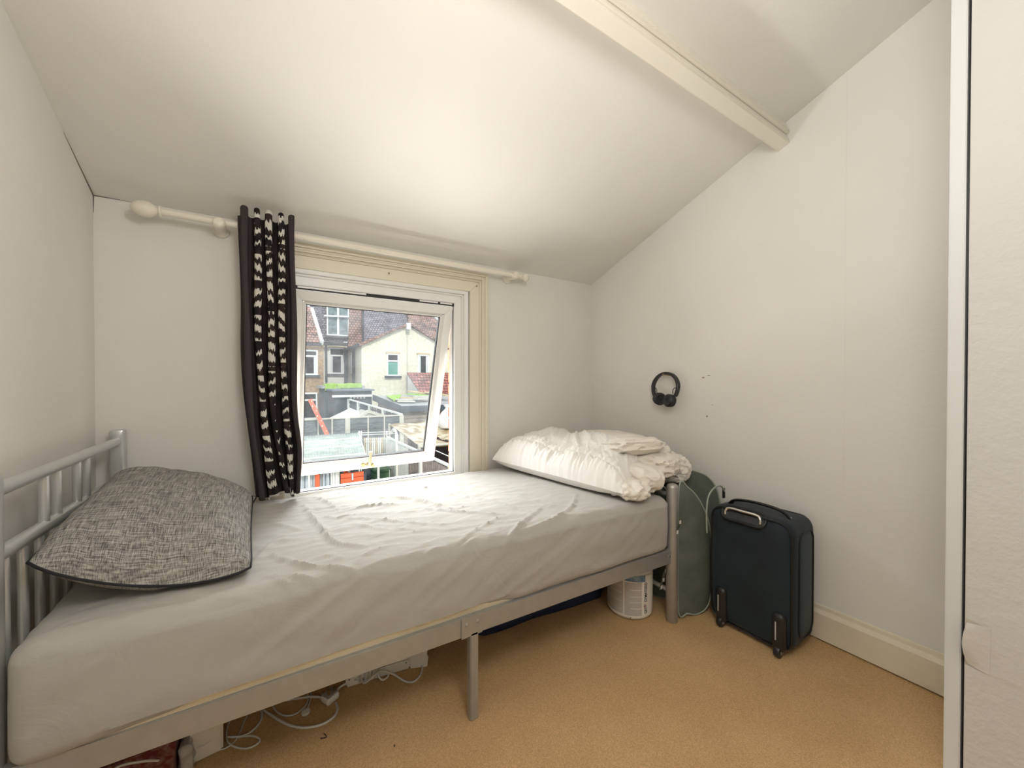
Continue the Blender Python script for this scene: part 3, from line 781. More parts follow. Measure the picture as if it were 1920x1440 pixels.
# rounded rectangle loops used for piping and panels
def rrect_loop(x, y0, y1, z0, z1, r, n=6, plane='x'):
    pts = []
    for cx, cz2, a0 in ((y1-r, z1-r, 0), (y0+r, z1-r, 90), (y0+r, z0+r, 180), (y1-r, z0+r, 270)):
        for i in range(n+1):
            a = math.radians(a0+90*i/n); pts.append((cx+r*math.cos(a), cz2+r*math.sin(a)))
    return [Vector((x, u, v)) if plane == 'x' else Vector((u, x, v)) for u, v in pts]
B().tube(rrect_loop(1.812, .706, 1.042, .022, .554, .055), .0045, 7, closed=True).build('back_piping', M['trimblack'], cs, smooth=True)
B().tube(rrect_loop(1.980, .703, 1.045, .020, .558, .055), .0045, 7, closed=True).build('front_piping', M['trimblack'], cs, smooth=True)
b = B(); b.rbox((1.848, .692, .070), (1.984, .712, .520), (.050, .009, .055), .012); b.build('side_pocket', M['caseside'], cs, smooth=True)
B().tube(rrect_loop(.694, 1.848, 1.984, .070, .520, .052, plane='y'), .0028, 6, closed=True).build('side_piping', M['trimblack'], cs, smooth=True)
b = B(); b.rbox((2.018, .745, .075), (2.052, .985, .500), (.015, .04, .05), .015); b.build('front_pocket', M['case'], cs, smooth=True)
# recessed telescopic handle, sitting on the top back edge
tm = Matrix.Translation((1.808, .897, .538)) @ Matrix.Rotation(math.radians(-52), 4, 'Y')
loop = [tm @ Vector((p.z, p.y, 0)) for p in rrect_loop(0, -.093, .093, -.030, .034, .030, 8)]
B().tube(loop, .0075, 8, closed=True).build('handle_bezel', M['trimblack'], cs, smooth=True)
b = B(); b.prism([tm @ Vector((p.z, p.y, .004)) for p in rrect_loop(0, -.090, .090, -.027, .031, .027, 8)], tm.to_3x3() @ Vector((0, 0, -.02)))
b.build('handle_recess', M['black'], cs)
pt = [tm @ Vector(v) for v in ((-.012, -.075, .000), (.004, -.074, .010), (.016, -.058, .014), (.016, .0, .016), (.016, .058, .014), (.004, .074, .010), (-.012, .075, .000))]
th_ = B().tube(smoothpath(pt, 6), .0062, 10).build('telescopic_handle', M['chrome'], cs, smooth=True)
hpth = smoothpath([(1.885, .995, .552), (1.880, .975, .578), (1.880, .93, .590), (1.880, .86, .594), (1.882, .79, .588), (1.886, .755, .572), (1.888, .742, .550)], 6)
B().tube(hpth, .014, 10, ry=.0065).build('carry_handle', M['trimblack'], cs, smooth=True)
for yy in (.992, .745): B().lathe([(.006, 0), (.006, .002), (.003, .003)], (1.893, yy, .5605), (0, 0, 1), 10).build('rivet', M['metal_hi'], cs, smooth=True)
for yy in (.985, .745):
    wh = B(); wh.rbox((1.778, yy-.026, .022), (1.830, yy+.026, .185), (.022, .022, .022), .008)
    hs = wh.build('wheel_housing', M['black'], cs, smooth=True)
    B().box(1.7765, 1.779, yy+.003, yy+.008, .075, .150).build('pale_strip', mat('pale_plastic', (.45, .45, .45), .4), hs)  # pale upright strip on the front of the wheel housing
    B().lathe([(.010, -.012), (.023, -.010), (.025, -.004), (.025, .004), (.023, .010), (.010, .012)], (1.792, yy, .0255), (0, 1, 0), 24).build('wheel', M['black'], hs, smooth=True)
    B().lathe([(.010, -.0135), (.010, .0135)], (1.792, yy, .0255), (0, 1, 0), 16).build('hub', mat('grey_hub', (.25, .22, .20), .4), hs, smooth=True)

# ================================================================== POP-UP LAUNDRY HAMPER
M['mesh'] = mat('grey_green_mesh_cloth', (.150, .165, .142), .85, bump=.4, bscale=500, col2=(.105, .125, .095), vscale=9)
M['pipe_g'] = mat('mint_grey_binding', (.33, .37, .32), .7)
ham = T('pop_up_hamper', 'grey-green pop-up laundry hamper squeezed between bed and suitcase', 'hamper', (1.80, 1.10, 0))
def leaf(nm, org, ex, outline, th, pr=.004, seed=0):
    org = Vector(org); ex = Vector(ex).normalized(); nrm = Vector((ex.y, -ex.x, 0))
    lp = smoothpath([org+ex*s+Vector((0, 0, z)) for s, z in outline], 6, closed=True)
    c0 = sum(lp, Vector((0, 0, 0)))/len(lp); b = B(); n = len(lp); K = 8
    rows = {}
    for side in (1, -1):
        V = []
        for k in range(K+1):
            f = k/K
            row = []
            for i in range(n):
                p = lp[i].lerp(c0, f); bulge = th*math.sin(math.pi/2*f)**.7
                bulge += .004*noise.noise(Vector((p.x*14+seed, p.y*14, p.z*7)))*min(1, f*3)
                row.append(b.bm.verts.new(p+nrm*side*bulge))
            V.append(row)
        for k in range(K):
            for i in range(n): b.bm.faces.new([V[k][i], V[k][(i+1) % n], V[k+1][(i+1) % n], V[k+1][i]])
    bmesh.ops.remove_doubles(b.bm, verts=b.bm.verts, dist=.0006)
    pn = b.build(nm, M['mesh'], ham, smooth=True)
    B().tube(lp, pr, 7, closed=True).build('wire_binding', M['pipe_g'], pn, smooth=True)
leaf('front_panel', (1.675, 1.125, .0), (.20, -.055, 0), [(.0, .642), (.055, .628), (.115, .570), (.168, .475), (.193, .37), (.200, .22), (.192, .09), (.165, .025), (.105, .004), (.05, .018), (.0, .03), (-.006, .3)], .012, seed=1)
leaf('rear_panel', (1.715, 1.78, 0), (.03, -1, 0), [(.0, .50), (.15, .60), (.35, .63), (.50, .62), (.575, .54), (.60, .35), (.60, .15), (.56, .04), (.4, .01), (.2, .01), (.04, .04), (-.01, .25)], .008, seed=2)
leaf('top_loop', (1.80, 1.36, 0), (.235, -.26, 0), [(.0, .60), (.05, .650), (.12, .675), (.20, .665), (.27, .635), (.315, .56), (.33, .42), (.32, .2), (.28, .06), (.16, .02), (.05, .05), (.0, .3)], .008, seed=3)
B().tube(smoothpath([PY(1327, 1000, 1.045), PY(1326, 958, 1.04), PY(1330, 930, 1.04), PY(1342, 914, 1.04), PY(1353, 912, 1.04), PY(1360, 922, 1.04)], 6), .004, 8).build('wire_binding', M['pipe_g'], ham, smooth=True)
q = PY(1358, 924, 1.05); B().box(q.x-.008, q.x+.008, q.y-.004, q.y+.004, q.z-.028, q.z+.022).build('hook_tab', M['blackcloth'], ham, bevel=.002)
# ladder strap with pale rungs
s0, s1 = PY(1280, 962, 1.085), PY(1239, 1108, 1.190)
lb = B().bar(s0, s1, .014, .003, up=(0, 1, 0)).build('strap', M['mesh'], ham)
for t in (.115, .24, .36, .62, .74, .86, .96):
    c_ = s0.lerp(s1, t)+Vector((0, -.004, 0)); B().box(c_.x-.006, c_.x+.006, c_.y-.001, c_.y+.001, c_.z-.008, c_.z+.008).build('rung', M['white_plastic'], lb)

# ================================================================== PROTEIN TUB
TC = Vector((1.545, 1.310, 0)); TR = .109
tub = T('powder_tub', 'white round powder tub with printed label under the bed foot', 'tub', TC)
M['tub'] = mat('ivory_plastic_tub', (.80, .76, .68), .4)
B().lathe([(.080, 0), (.098, .004), (.107, .016), (TR, .03), (TR, .205), (.103, .228), (.088, .246), (.080, .252)], TC, (0, 0, 1), 56).build('body', M['tub'], tub, smooth=True)
B().lathe([(.086, .252), (.088, .256), (.088, .290), (.084, .296)], TC, (0, 0, 1), 48).build('lid', mat('blue_lid', (.03, .08, .16), .4), tub, smooth=True)
face = math.atan2(-TC.y, -TC.x)      # towards the viewpoint
def cylp(phi, z, r=TR):  # phi degrees, positive = viewer's right
    a = face+math.radians(phi); return TC+Vector((r*math.cos(a), r*math.sin(a), z))
def patch(nm, p0, p1, zf0, zf1, r, material, parent, n=24):
    b = B()
    b.grid(lambda u, v: cylp(p0+(p1-p0)*u, (zf0(u) if callable(zf0) else zf0)*(1-v)+(zf1(u) if callable(zf1) else zf1)*v, r), n, 4)
    return b.build(nm, material, parent, smooth=True)
pm = mat('printed_grey_label', (.50, .48, .45), .6)
nt = pm.node_tree; wv = nt.nodes.new('ShaderNodeTexWave'); wv.bands_direction = 'Z'; wv.inputs['Scale'].default_value = 60; wv.inputs['Distortion'].default_value = 3; wv.inputs['Detail Scale'].default_value = 20
rp = nt.nodes.new('ShaderNodeValToRGB'); rp.color_ramp.elements[0].color = (.36, .34, .32, 1); rp.color_ramp.elements[1].color = (.62, .60, .55, 1)
tcn = nt.nodes.new('ShaderNodeTexCoord'); nt.links.new(tcn.outputs['Object'], wv.inputs['Vector']); nt.links.new(wv.outputs[0], rp.inputs[0]); nt.links.new(rp.outputs[0], nt.nodes['Principled BSDF'].inputs['Base Color'])
lab = patch('label', -100, 64, .020, .218, TR+.0006, M['tub'], tub)
patch('text_block', -88, -16, .030, .186, TR+.0010, pm, lab); patch('text_block', -13, 30, .028, .186, TR+.0010, pm, lab)
patch('blue_panel', -40, 40, lambda u: .188+.008*(1-u), lambda u: .196+.024*min(1, u*2), TR+.0014, mat('mottled_blue_print', (.06, .16, .28), .4, col2=(.25, .36, .45), vscale=25), lab)
for z in (.062, .092, .118, .150): patch('rule', 2, 30, z, z+.0022, TR+.0016, M['tub'], lab, 8)
for z in (.05, .09, .13, .16): patch('rule', -80, -20, z, z+.0018, TR+.0016, M['tub'], lab, 8)
def text_on(nm, txt, size, z0, phi, material, parent, squash=1.0):
    cu = bpy.data.curves.new('t', 'FONT'); cu.body = txt; cu.size = size; cu.offset = size*.022
    to = bpy.data.objects.new('t', cu); COL.objects.link(to); dg = bpy.context.evaluated_depsgraph_get()
    me = bpy.data.meshes.new_from_object(to.evaluated_get(dg)); bpy.data.objects.remove(to)
    off = Vector(parent['_o'])
    r = TR+.0020
    for v in me.vertices:
        tx, ty = v.co.x*squash, v.co.y
        a = face+math.radians(phi)-ty/r
        v.co = TC+Vector((r*math.cos(a), r*math.sin(a), z0+tx))-off
    me.materials.clear(); me.materials.append(material)
    o = bpy.data.objects.new(nm, me); COL.objects.link(o); o.parent = parent; o['_o'] = parent['_o']; return o
ink = mat('dark_print', (.03, .025, .04), .6); red = mat('red_print', (.40, .03, .03), .6)
text_on('lettering', 'GET', .021, .036, 45, ink, lab, .80)
text_on('lettering', 'DYMATIZED', .021, .092, 45, ink, lab, .80)
def em(pts, m_):
    b = B(); b.prism([cylp(39+p/TR*57.3*-1, z, TR+.0018) for p, z in pts], (0, 0, 0.00001)) if False else None
    b = B(); V = [cylp(39-p*57.3/TR, z, TR+.0020) for p, z in pts]; b.face(V); b.build('emblem', m_, lab)
for s in (-1, 1):
    em([(s*.0085, .070), (s*.0065, .069), (s*.0015, .081), (s*.0035, .082)], ink)
em([(-.0055, .0685), (.0055, .0685), (.0012, .0735), (.0018, .0775), (-.0018, .0775), (-.0012, .0735)], red)
for ph, z in ((2, .010), (-60, .008), (-78, .195)): B().lathe([(.0028, 0), (.0028, .0008)], cylp(ph, z+.006, TR-.002 if z < .02 else TR), cylp(ph, 0, 1)-TC, 8).build('scuff', ink, tub)

# ================================================================== NAVY STORAGE BAG UNDER THE BED
sb = T('storage_bag', 'navy blue cloth storage bag lying under the bed', 'storage bag', (1.15, 1.72, 0))
def bagw(p): return Vector((p.x+.02*noise.noise(p*4), p.y+(1.50-p.x)*.10+.012*noise.noise(p*5+Vector((3, 0, 0))), p.z+(.012*noise.noise(p*6) if p.z > .02 else 0)))
B().rbox((.80, 1.44, .001), (1.50, 1.93, .215), .025, .025, warp=bagw).build('bag_body', M['navy'], sb, smooth=True)
B().tube([bagw(Vector(v)) for v in ((.815, 1.436, .19), (1.0, 1.436, .192), (1.2, 1.436, .19), (1.485, 1.436, .19))], .003, 6).build('zip', M['trimblack'], sb, smooth=True)
B().tube(smoothpath([bagw(Vector(v)) for v in ((1.08, 1.435, .12), (1.09, 1.425, .07), (1.15, 1.420, .055), (1.21, 1.425, .07), (1.22, 1.435, .12))], 5), .006, 6).build('carry_strap', M['trimblack'], sb, smooth=True)

# ================================================================== CABLES AND BOXES UNDER THE BED
def fl(px, py, z=.006): return PZ(px, py, z)
el = T('extension_lead', 'white extension lead block wrapped with its cable under the bed', 'extension lead', fl(715, 1275, 0))
a0, a1 = fl(646, 1296, 0), fl(768, 1258, 0); dirv = (a1-a0).normalized(); back = Vector((-dirv.y, dirv.x, 0))
B().hexa([p+back*s+Vector((0, 0, z)) for p in (a0, a1) for s in (0, .055) for z in (0.0, .045)]).build('socket_block', M['white_plastic'], el, bevel=.006)
a2 = fl(800, 1254, 0)
B().prism([a1+Vector((0, 0, 0)), a2, a2+Vector((.006, 0, .040)), a2+Vector((-.002, 0, .048)), a2+Vector((.004, 0, .075)), a1+Vector((0, 0, .080))], back*.012).build('end_flap', M['white_plastic'], el, bevel=.002)
for t in (.05, .93): B().lathe([(.0025, 0), (.0025, .001)], a0.lerp(a1, t)+Vector((0, -.0005, .030)), (0, -1, 0), 8).build('screw', M['black'], el)
for k in range(5):
    c_ = a0.lerp(a1, .22+.055*k)+Vector((0, 0, .024))+back*.028; t = random.uniform(-.15, .15)
    B().tube([c_+dirv*(.008*math.sin(a+t)+.004*math.cos(a*2))+back*.034*math.cos(a)+Vector((0, 0, .0285*math.sin(a)+.003)) for a in [2*math.pi*i/18 for i in range(18)]], .0036, 7, closed=True).build('cable_turn', M['cable'], el, smooth=True)
def cab(nm, pts, r, parent, z=None, lab_=None, cat=None):
    P_ = []
    for q in pts:
        P_.append(fl(q[0], q[1], q[2] if len(q) > 2 else r))
    o = B().tube(smoothpath(P_, 7), r, 8).build(nm, M['cable'], parent, smooth=True)
    if lab_: tag(o, lab_, cat)
    return o
cab('cable', [(672, 1262, .04), (680, 1285, .02), (700, 1270, .045), (712, 1262, .04), (736, 1268, .02), (757, 1281), (775, 1282), (789, 1265), (788, 1245, .01), (772, 1236, .04), (755, 1238, .05)], .0038, el)
cab('cable', [(706, 1255, .05), (708, 1272, .02), (716, 1279, .006), (726, 1272, .012), (727, 1262, .03)], .0036, el)
cab('cable', [(672, 1275, .03), (650, 1284, .012), (636, 1292, .010), (628, 1300, .010)], .0042, el)
# three-pin plug
pg = T('mains_plug', 'white three-pin plug lying pins-up on the carpet under the bed', 'plug', fl(617, 1318, 0))
pc = fl(617, 1318, 0)
pm_ = Matrix.Translation(pc+Vector((0, 0, .0))) @ Matrix.Rotation(.5, 4, 'Z')
B().rbox((-.024, -.020, 0), (.024, .026, .024), .007, .006, mtx=pm_).build('plug_body', M['white_plastic'], pg, smooth=True)
B().rbox((-.021, -.016, .022), (.021, .022, .030), .003, .006, mtx=pm_).build('plug_face', mat('grey_plug_face', (.38, .35, .31), .5), pg, smooth=True)
for x0, y0, wx, wy in ((-.002, .010, .004, .008), (-.014, -.008, .007, .004), (.008, -.008, .007, .004)):
    B().box(x0, x0+wx, y0, y0+wy, .029, .047, pm_).build('pin', brass, pg)
cab('flex', [(627, 1322), (630, 1335), (622, 1350), (600, 1364), (570, 1370), (545, 1367), (522, 1357), (503, 1345), (485, 1334), (470, 1330)], .0040, pg)
cab('flex', [(604, 1312, .012), (580, 1311), (548, 1315), (515, 1320), (480, 1324)], .0040, pg)
uc = T('charging_cable', 'thin white charging cable with a flat round end under the bed', 'cable', fl(570, 1343, 0))
cab('lead', [(574, 1332), (579, 1318), (580, 1305), (574, 1295)], .0022, uc)
cab('lead', [(572, 1300), (575, 1315), (568, 1330), (550, 1344), (530, 1347), (514, 1338), (507, 1325), (505, 1312)], .0026, uc)
B().lathe([(.006, 0), (.013, .001), (.014, .005), (.013, .009), (.006, .010)], fl(570, 1343, 0), (0, 0, 1), 20).build('charging_puck', M['white_plastic'], uc, smooth=True)
lc = T('loose_cable', 'looped grey-white cable coil on the carpet beside the white box', 'cable', fl(455, 1380, 0))
cab('lead', [(430, 1350), (422, 1368), (420, 1390), (430, 1404), (455, 1410), (475, 1403), (483, 1393), (470, 1386), (445, 1387), (422, 1388)], .0028, lc)
cab('lead', [(428, 1388), (450, 1386), (470, 1375), (484, 1358), (487, 1342), (480, 1332), (465, 1330)], .0036, lc)
cab('lead', [(422, 1360), (432, 1345), (445, 1336)], .0034, lc)
cab('lead', [(466, 1335), (455, 1355), (447, 1375), (438, 1393), (425, 1405), (408, 1412), (385, 1410), (368, 1398), (358, 1385)], .0022, lc)
# white box (adaptor)
bx = T('white_box', 'small white plastic box with thin cables in front, under the bed head', 'box', fl(385, 1420, 0))
q0, q1 = fl(346, 1446, 0), fl(414, 1413, 0); dv = (q1-q0); bk = Vector((-dv.y, dv.x, 0)).normalized()*.035
B().hexa([p+s*bk+Vector((0, 0, z)) for p in (q0, q1) for s in (0, 1) for z in (0, .115)]).build('box_body', mat('off_white_box', (.80, .77, .68), .5), bx, bevel=.006)
cab('lead', [(330, 1392, .05), (340, 1405, .045), (358, 1409, .045), (378, 1403, .045), (396, 1388, .05), (407, 1368, .06), (407, 1355, .07)], .0020, bx)
# red patterned gift bag and clear crumpled plastic, far bottom-left
rb = mat('dark_red_patterned_card', (.12, .008, .010), .6, col2=(.20, .10, .09), vscale=60, detail=2)
gb = T('red_bag', 'dark red patterned paper bag under the bed head', 'bag', (-.28, 1.50, 0))
B().rbox((-.40, 1.42, .001), (-.215, 1.58, .135), .008, .02, warp=lambda p: Vector((p.x+.01*noise.noise(p*9), p.y+.015*noise.noise(p*8+Vector((2, 1, 0))), p.z))).build('bag_body', rb, gb, smooth=True)
B().tube(smoothpath([(-.36, 1.417, .10), (-.33, 1.405, .135), (-.28, 1.40, .128), (-.25, 1.417, .10)], 6), .003, 6).build('cord_handle', M['cable'], gb, smooth=True)
pb = T('plastic_wrap', 'crumpled clear plastic wrapping beside the red bag', 'plastic wrap', (-.19, 1.47, 0))
B().rbox((-.213, 1.44, .001), (-.182, 1.50, .085), .012, .006, warp=lambda p: p+Vector((.010*noise.noise(p*40), .012*noise.noise(p*35+Vector((5, 0, 0))), .01*noise.noise(p*30) if p.z > .01 else 0))).build('wrap', mat('crumpled_wrap', (.42, .40, .40), .2, spec=.8), pb)
# bit of lint on the carpet
for px, py, s, nm in ((604, 1388, .010, 'dark'), (738, 1407, .003, 'tiny')):
    c_ = fl(px, py, 0); b = B(); b.tube(smoothpath([c_+Vector((random.uniform(-s, s), random.uniform(-s, s), .002+random.uniform(0, .004))) for _ in range(6)], 4), .0014, 5)
    tag(b.build('lint', mat('dark_lint_'+nm, (.05, .03, .02), .9), smooth=True), ('curled dark lint on the carpet below the plug' if nm == 'dark' else 'tiny dark speck of lint on the carpet left of the middle bed leg'), 'lint')

# ================================================================== OUTSIDE: back gardens and terraced houses
GZ = -2.5
X_ = {}
X_['ground'] = mat('pale_grey_green_paving', (.26, .32, .28), .9, col2=(.18, .24, .20), vscale=1.2, bump=.2)
X_['cream'] = mat('cream_roughcast', (.76, .72, .60), .95, bump=.8, bscale=9, col2=(.66, .62, .49), vscale=6)
X_['white'] = mat('white_render', (.80, .79, .74), .9, var=.08, vscale=3)
X_['brown'] = mat('brown_pebbledash', (.42, .27, .14), .95, bump=.8, bscale=14, col2=(.26, .17, .10), vscale=6)
X_['wfr'] = mat('white_window_frame', (.80, .80, .78), .4)
X_['dark'] = mat('dark_slate_grey_paint', (.06, .075, .09), .7)
X_['pipe'] = mat('black_rainwater_pipe', (.03, .035, .04), .5)
X_['fence'] = mat('grey_stained_fence_boards', (.145, .165, .175), .85, var=.35, vscale=6, stretch=(1, 1, 6))
X_['conc'] = mat('pale_concrete_post', (.60, .58, .50), .9, var=.1, vscale=12)
X_['wood'] = mat('weathered_shed_board', (.33, .28, .23), .85, col2=(.22, .19, .16), vscale=5, stretch=(1, 1, 8))
X_['pale_wood'] = mat('pale_timber_offcut', (.62, .50, .30), .8, var=.2, vscale=9)
X_['moss'] = mat('bright_green_moss', (.26, .46, .05), .95, bump=1, bscale=20, col2=(.36, .55, .12), vscale=5)
X_['felt'] = mat('grey_roof_felt', (.42, .42, .42), .9, var=.2, vscale=6)
X_['redp'] = mat('orange_red_paint', (.66, .11, .035), .5, col2=(.58, .09, .03), vscale=8)
X_['tarp'] = mat('cream_tarpaulin_with_brown_patches', (.66, .60, .45), .8, col2=(.36, .27, .15), vscale=4, detail=1)
X_['cloth'] = mat('pale_blue_grey_sheet_cloth', (.50, .55, .60), .8, col2=(.38, .44, .50), vscale=5)
X_['greenbin'] = mat('green_wheelie_bin_plastic', (.05, .12, .06), .5)
X_['sack'] = mat('white_rubble_sack', (.74, .74, .74), .7, bump=.6, bscale=12)
X_['lath'] = mat('grey_brown_lath', (.34, .29, .26), .85, var=.3, vscale=10)
X_['whitepaint'] = mat('white_fence_paint', (.74, .74, .70), .6)
def tiles(nm, c1, c2, scale=1.5, rough=.9):
    m = bpy.data.materials.new(nm); m.use_nodes = True; nt = m.node_tree; N = nt.nodes.new; L = nt.links.new; b = nt.nodes['Principled BSDF']
    b.inputs['Roughness'].default_value = rough
    tc = N('ShaderNodeTexCoord'); mp = N('ShaderNodeMapping'); mp.inputs['Scale'].default_value = (scale, scale, scale)
    br = N('ShaderNodeTexBrick'); br.inputs['Scale'].default_value = 1; br.inputs['Brick Width'].default_value = .30; br.inputs['Row Height'].default_value = .26; br.inputs['Mortar Size'].default_value = .035
    br.inputs['Color1'].default_value = (*c1, 1); br.inputs['Color2'].default_value = (*c2, 1); br.inputs['Mortar'].default_value = tuple(v*.35 for v in c1)+(1,)
    sx = N('ShaderNodeSeparateXYZ'); cx = N('ShaderNodeCombineXYZ'); L(tc.outputs['Object'], mp.inputs[0]); L(mp.outputs[0], sx.inputs[0]); L(sx.outputs[0], cx.inputs[0]); L(sx.outputs[2], cx.inputs[1])
    L(cx.outputs[0], br.inputs['Vector'])
    n = N('ShaderNodeTexNoise'); n.inputs['Scale'].default_value = 2.2; n.inputs['Detail'].default_value = 8; L(tc.outputs['Object'], n.inputs['Vector'])
    mx = N('ShaderNodeMix'); mx.data_type = 'RGBA'; mx.blend_type = 'MULTIPLY'; mx.inputs[0].default_value = .8
    r = N('ShaderNodeValToRGB'); r.color_ramp.elements[0].position = .38; r.color_ramp.elements[0].color = (.45, .48, .52, 1); r.color_ramp.elements[1].position = .62; r.color_ramp.elements[1].color = (1.25, 1.2, 1.2, 1)
    L(n.outputs[0], r.inputs[0]); L(br.outputs[0], mx.inputs[6]); L(r.outputs[0], mx.inputs[7]); L(mx.outputs[2], b.inputs['Base Color'])
    return m
X_['tile_dark'] = tiles('dark_mottled_roof_tiles', (.20, .19, .22), (.30, .27, .30))
X_['tile_red'] = tiles('brick_red_roof_tiles', (.40, .22, .18), (.34, .24, .20))
X_['tile_leanto'] = tiles('deep_red_lean_to_tiles', (.36, .13, .11), (.46, .20, .16))

tag(struct(B().box(-12, 32, YB+.3, 60, GZ-.2, GZ).build('ground', X_['ground'])), 'pale paved gardens outside the window', None)
def xz(px0, px1, py0, py1, Y):
    a = PY(px0, py0, Y); b_ = PY(px1, py1, Y); return a.x, b_.x, PY((px0+px1)/2, py1, Y).z, PY((px0+px1)/2, py0, Y).z
def ewin(parent, px0, px1, py0, py1, Y, transom=.3, mull=False, arch=False, blind=None, curtain=False):
    x0, x1, z0, z1 = xz(px0, px1, py0, py1, Y); f = .09
    b = B()
    b.box(x0, x0+f, Y-.05, Y+.05, z0, z1); b.box(x1-f, x1, Y-.05, Y+.05, z0, z1); b.box(x0+f, x1-f, Y-.05, Y+.05, z1-f, z1); b.box(x0+f, x1-f, Y-.05, Y+.05, z0, z0+f)
    zt = z1-(z1-z0)*transom
    if transom: b.box(x0+f, x1-f, Y-.05, Y+.05, zt-.05, zt+.05)
    if mull: b.box((x0+x1)/2-.07, (x0+x1)/2+.07, Y-.05, Y+.05, z0+f, z1-f)
    fr = b.build('window', X_['wfr'], parent)
    B().box(x0+f, x1-f, Y+.0, Y+.02, z0+f, z1-f).build('pane', M['farglass'], fr)
    if blind: B().box(x0+f, x1-f, Y-.02, Y-.005, z0+f, (zt if transom else z1)-f).build('blind', blind, fr)
    if curtain:
        for s in (0, 1):
            c0 = x0+f if s == 0 else x1-f-.15*(x1-x0); B().box(c0, c0+.15*(x1-x0)-.0, Y-.012, Y-.004, z0+f, zt-.05).build('net_curtain', mat('net_curtain', (.62, .66, .66), .8), fr)
    B().box(x0-.12, x1+.12, Y-.18, Y+.02, z0-.12, z0).build('window_sill', X_['dark'], parent)
    if arch: B().box(x0-.06, x1+.06, Y-.08, Y+.01, z1, z1+.10).build('lintel', X_['pale_wood'], parent)

# --- brown pebble-dashed house, left
Y = 26.0
x0, x1, z0, z1 = xz(400, 607, 641, 700, Y)
z1 = PY(606, 641, Y).z
hA = T('terraced_house', 'brown pebble-dashed house with red tiled roof, at the left of the view', 'house', (x0+2, Y+3, GZ), 'houses beyond the gardens')
B().box(x0, x1, Y, Y+6, GZ, z1).build('wall', X_['brown'], hA)
r = [PY(390, 641, Y-.3), PY(606, 642, Y-.3), PY(584, 578, Y+3), PY(390, 572, Y+3)]
r[0].z = r[1].z; r[3].z = r[2].z
B().prism(r, (0, .2, .12)).build('roof', X_['tile_red'], hA)
B().bar(PY(604, 643, Y-.4), PY(585, 580, Y+2.9), .18, .28).build('bargeboard', X_['wfr'], hA)
B().bar(PY(548, 645, Y-.35), PY(603, 646, Y-.35), .12, .16).build('gutter', X_['pipe'], hA)
ewin(hA, 566, 596, 656, 703, Y, .25, curtain=True); ewin(hA, 566, 595, 736, 786, Y, .28)
# --- white rendered house with dormer
Y = 30.0
x0, x1, z0, z1 = xz(596, 652, 641, 700, Y)
hB = T('terraced_house', 'white rendered house with a roof dormer, between the brown house and the cream gable', 'house', (x0+2, Y+3, GZ), 'houses beyond the gardens')
B().box(x0, x1, Y, Y+5, GZ, z1).build('wall', X_['white'], hB)
r = [PY(590, 641, Y-.3), PY(720, 641, Y-.3), PY(720, 520, Y+5), PY(575, 520, Y+5)]
B().prism(r, (0, .2, .12)).build('roof', X_['tile_dark'], hB)
B().bar(PY(596, 645, Y-.4), PY(653, 647, Y-.4), .12, .16).build('gutter', X_['pipe'], hB)
xa, xb, za, zb = xz(604, 657, 560, 634, Y-.2)
B().box(xa, xb, Y-.2, Y+5, za, zb).build('dormer', X_['tile_dark'], hB)
ewin(hB, 613, 655, 560, 630, Y-.3, 0, mull=True)
B().bar(PY(608, 592, Y-.5), PY(656, 594, Y-.5), .08, .10).build('balcony_rail', X_['wfr'], hB)
ewin(hB, 617, 646, 652, 701, Y, .30, arch=True, curtain=True)
B().bar(PY(611.5, 643, Y-.15), PY(612, 716, Y-.15), .14, .14).build('downpipe', X_['pipe'], hB)
# --- cream roughcast gable
Y = 25.0
hC = T('terraced_house', 'cream roughcast gable-ended house, centre of the view', 'house', (8, Y+3, GZ), 'houses beyond the gardens')
ap = PY(766, 610, Y); el_ = PY(678, 648, Y); er = PY(852, 663, Y)
B().prism([Vector((el_.x, Y, GZ)), Vector((er.x, Y, GZ)), er, ap, el_], (0, 5.2, 0)).build('wall', X_['cream'], hC)
up = Vector((0, 0, .10)); ov = Vector((0, -.25, 0))
B().prism([el_+ov+Vector((-.25, 0, -.1)), ap+ov, ap+ov+up*1.5, el_+ov+up*1.5+Vector((-.25, 0, -.1))], (0, 5.4, 0)).build('roof_slope', X_['tile_red'], hC)
B().prism([er+ov+Vector((.25, 0, -.1)), er+ov+up*1.5+Vector((.25, 0, -.1)), ap+ov+up*1.5, ap+ov], (0, 5.4, 0)).build('roof_slope', X_['tile_red'], hC)
B().bar(el_+Vector((-.25, -.3, .0)), el_+Vector((-.25, 5.0, .0)), .14, .16).build('gutter', X_['pipe'], hC)
B().bar(PY(766, 606, Y-.3), PY(766, 618, Y-.3), .25, .25).build('ridge_end', X_['wfr'], hC)
B().bar(PY(764, 622, Y-.03), PY(764, 735, Y-.03), .05, .05).build('render_joint', X_['conc'], hC)
gb_ = mat('green_window_blind', (.10, .30, .24), .7)
ewin(hC, 725, 748, 663, 705, Y, .33, arch=True, blind=gb_)
ewin(hC, 783, 804, 665, 702, Y, 0, arch=True, curtain=True)
# left flank of the gable house: narrow window, pipes
sx_ = el_.x-.01
for yy, za, zb, wd_ in ((28.3, 1.6, 3.0, .5), ):
    B().box(sx_-.04, sx_+.02, yy-wd_/2, yy+wd_/2, za, zb).build('window', X_['wfr'], hC)
    B().box(sx_-.05, sx_-.03, yy-wd_/2+.08, yy+wd_/2-.08, za+.08, zb-.08).build('pane', M['farglass'], hC)
B().bar((sx_-.1, 27.0, 3.4), (sx_-.1, 27.0, .8), .14, .14).build('downpipe', X_['pipe'], hC)
B().bar((sx_-.12, 29.6, 3.3), (sx_-.12, 29.6, .9), .2, .2).build('downpipe', X_['pipe'], hC)
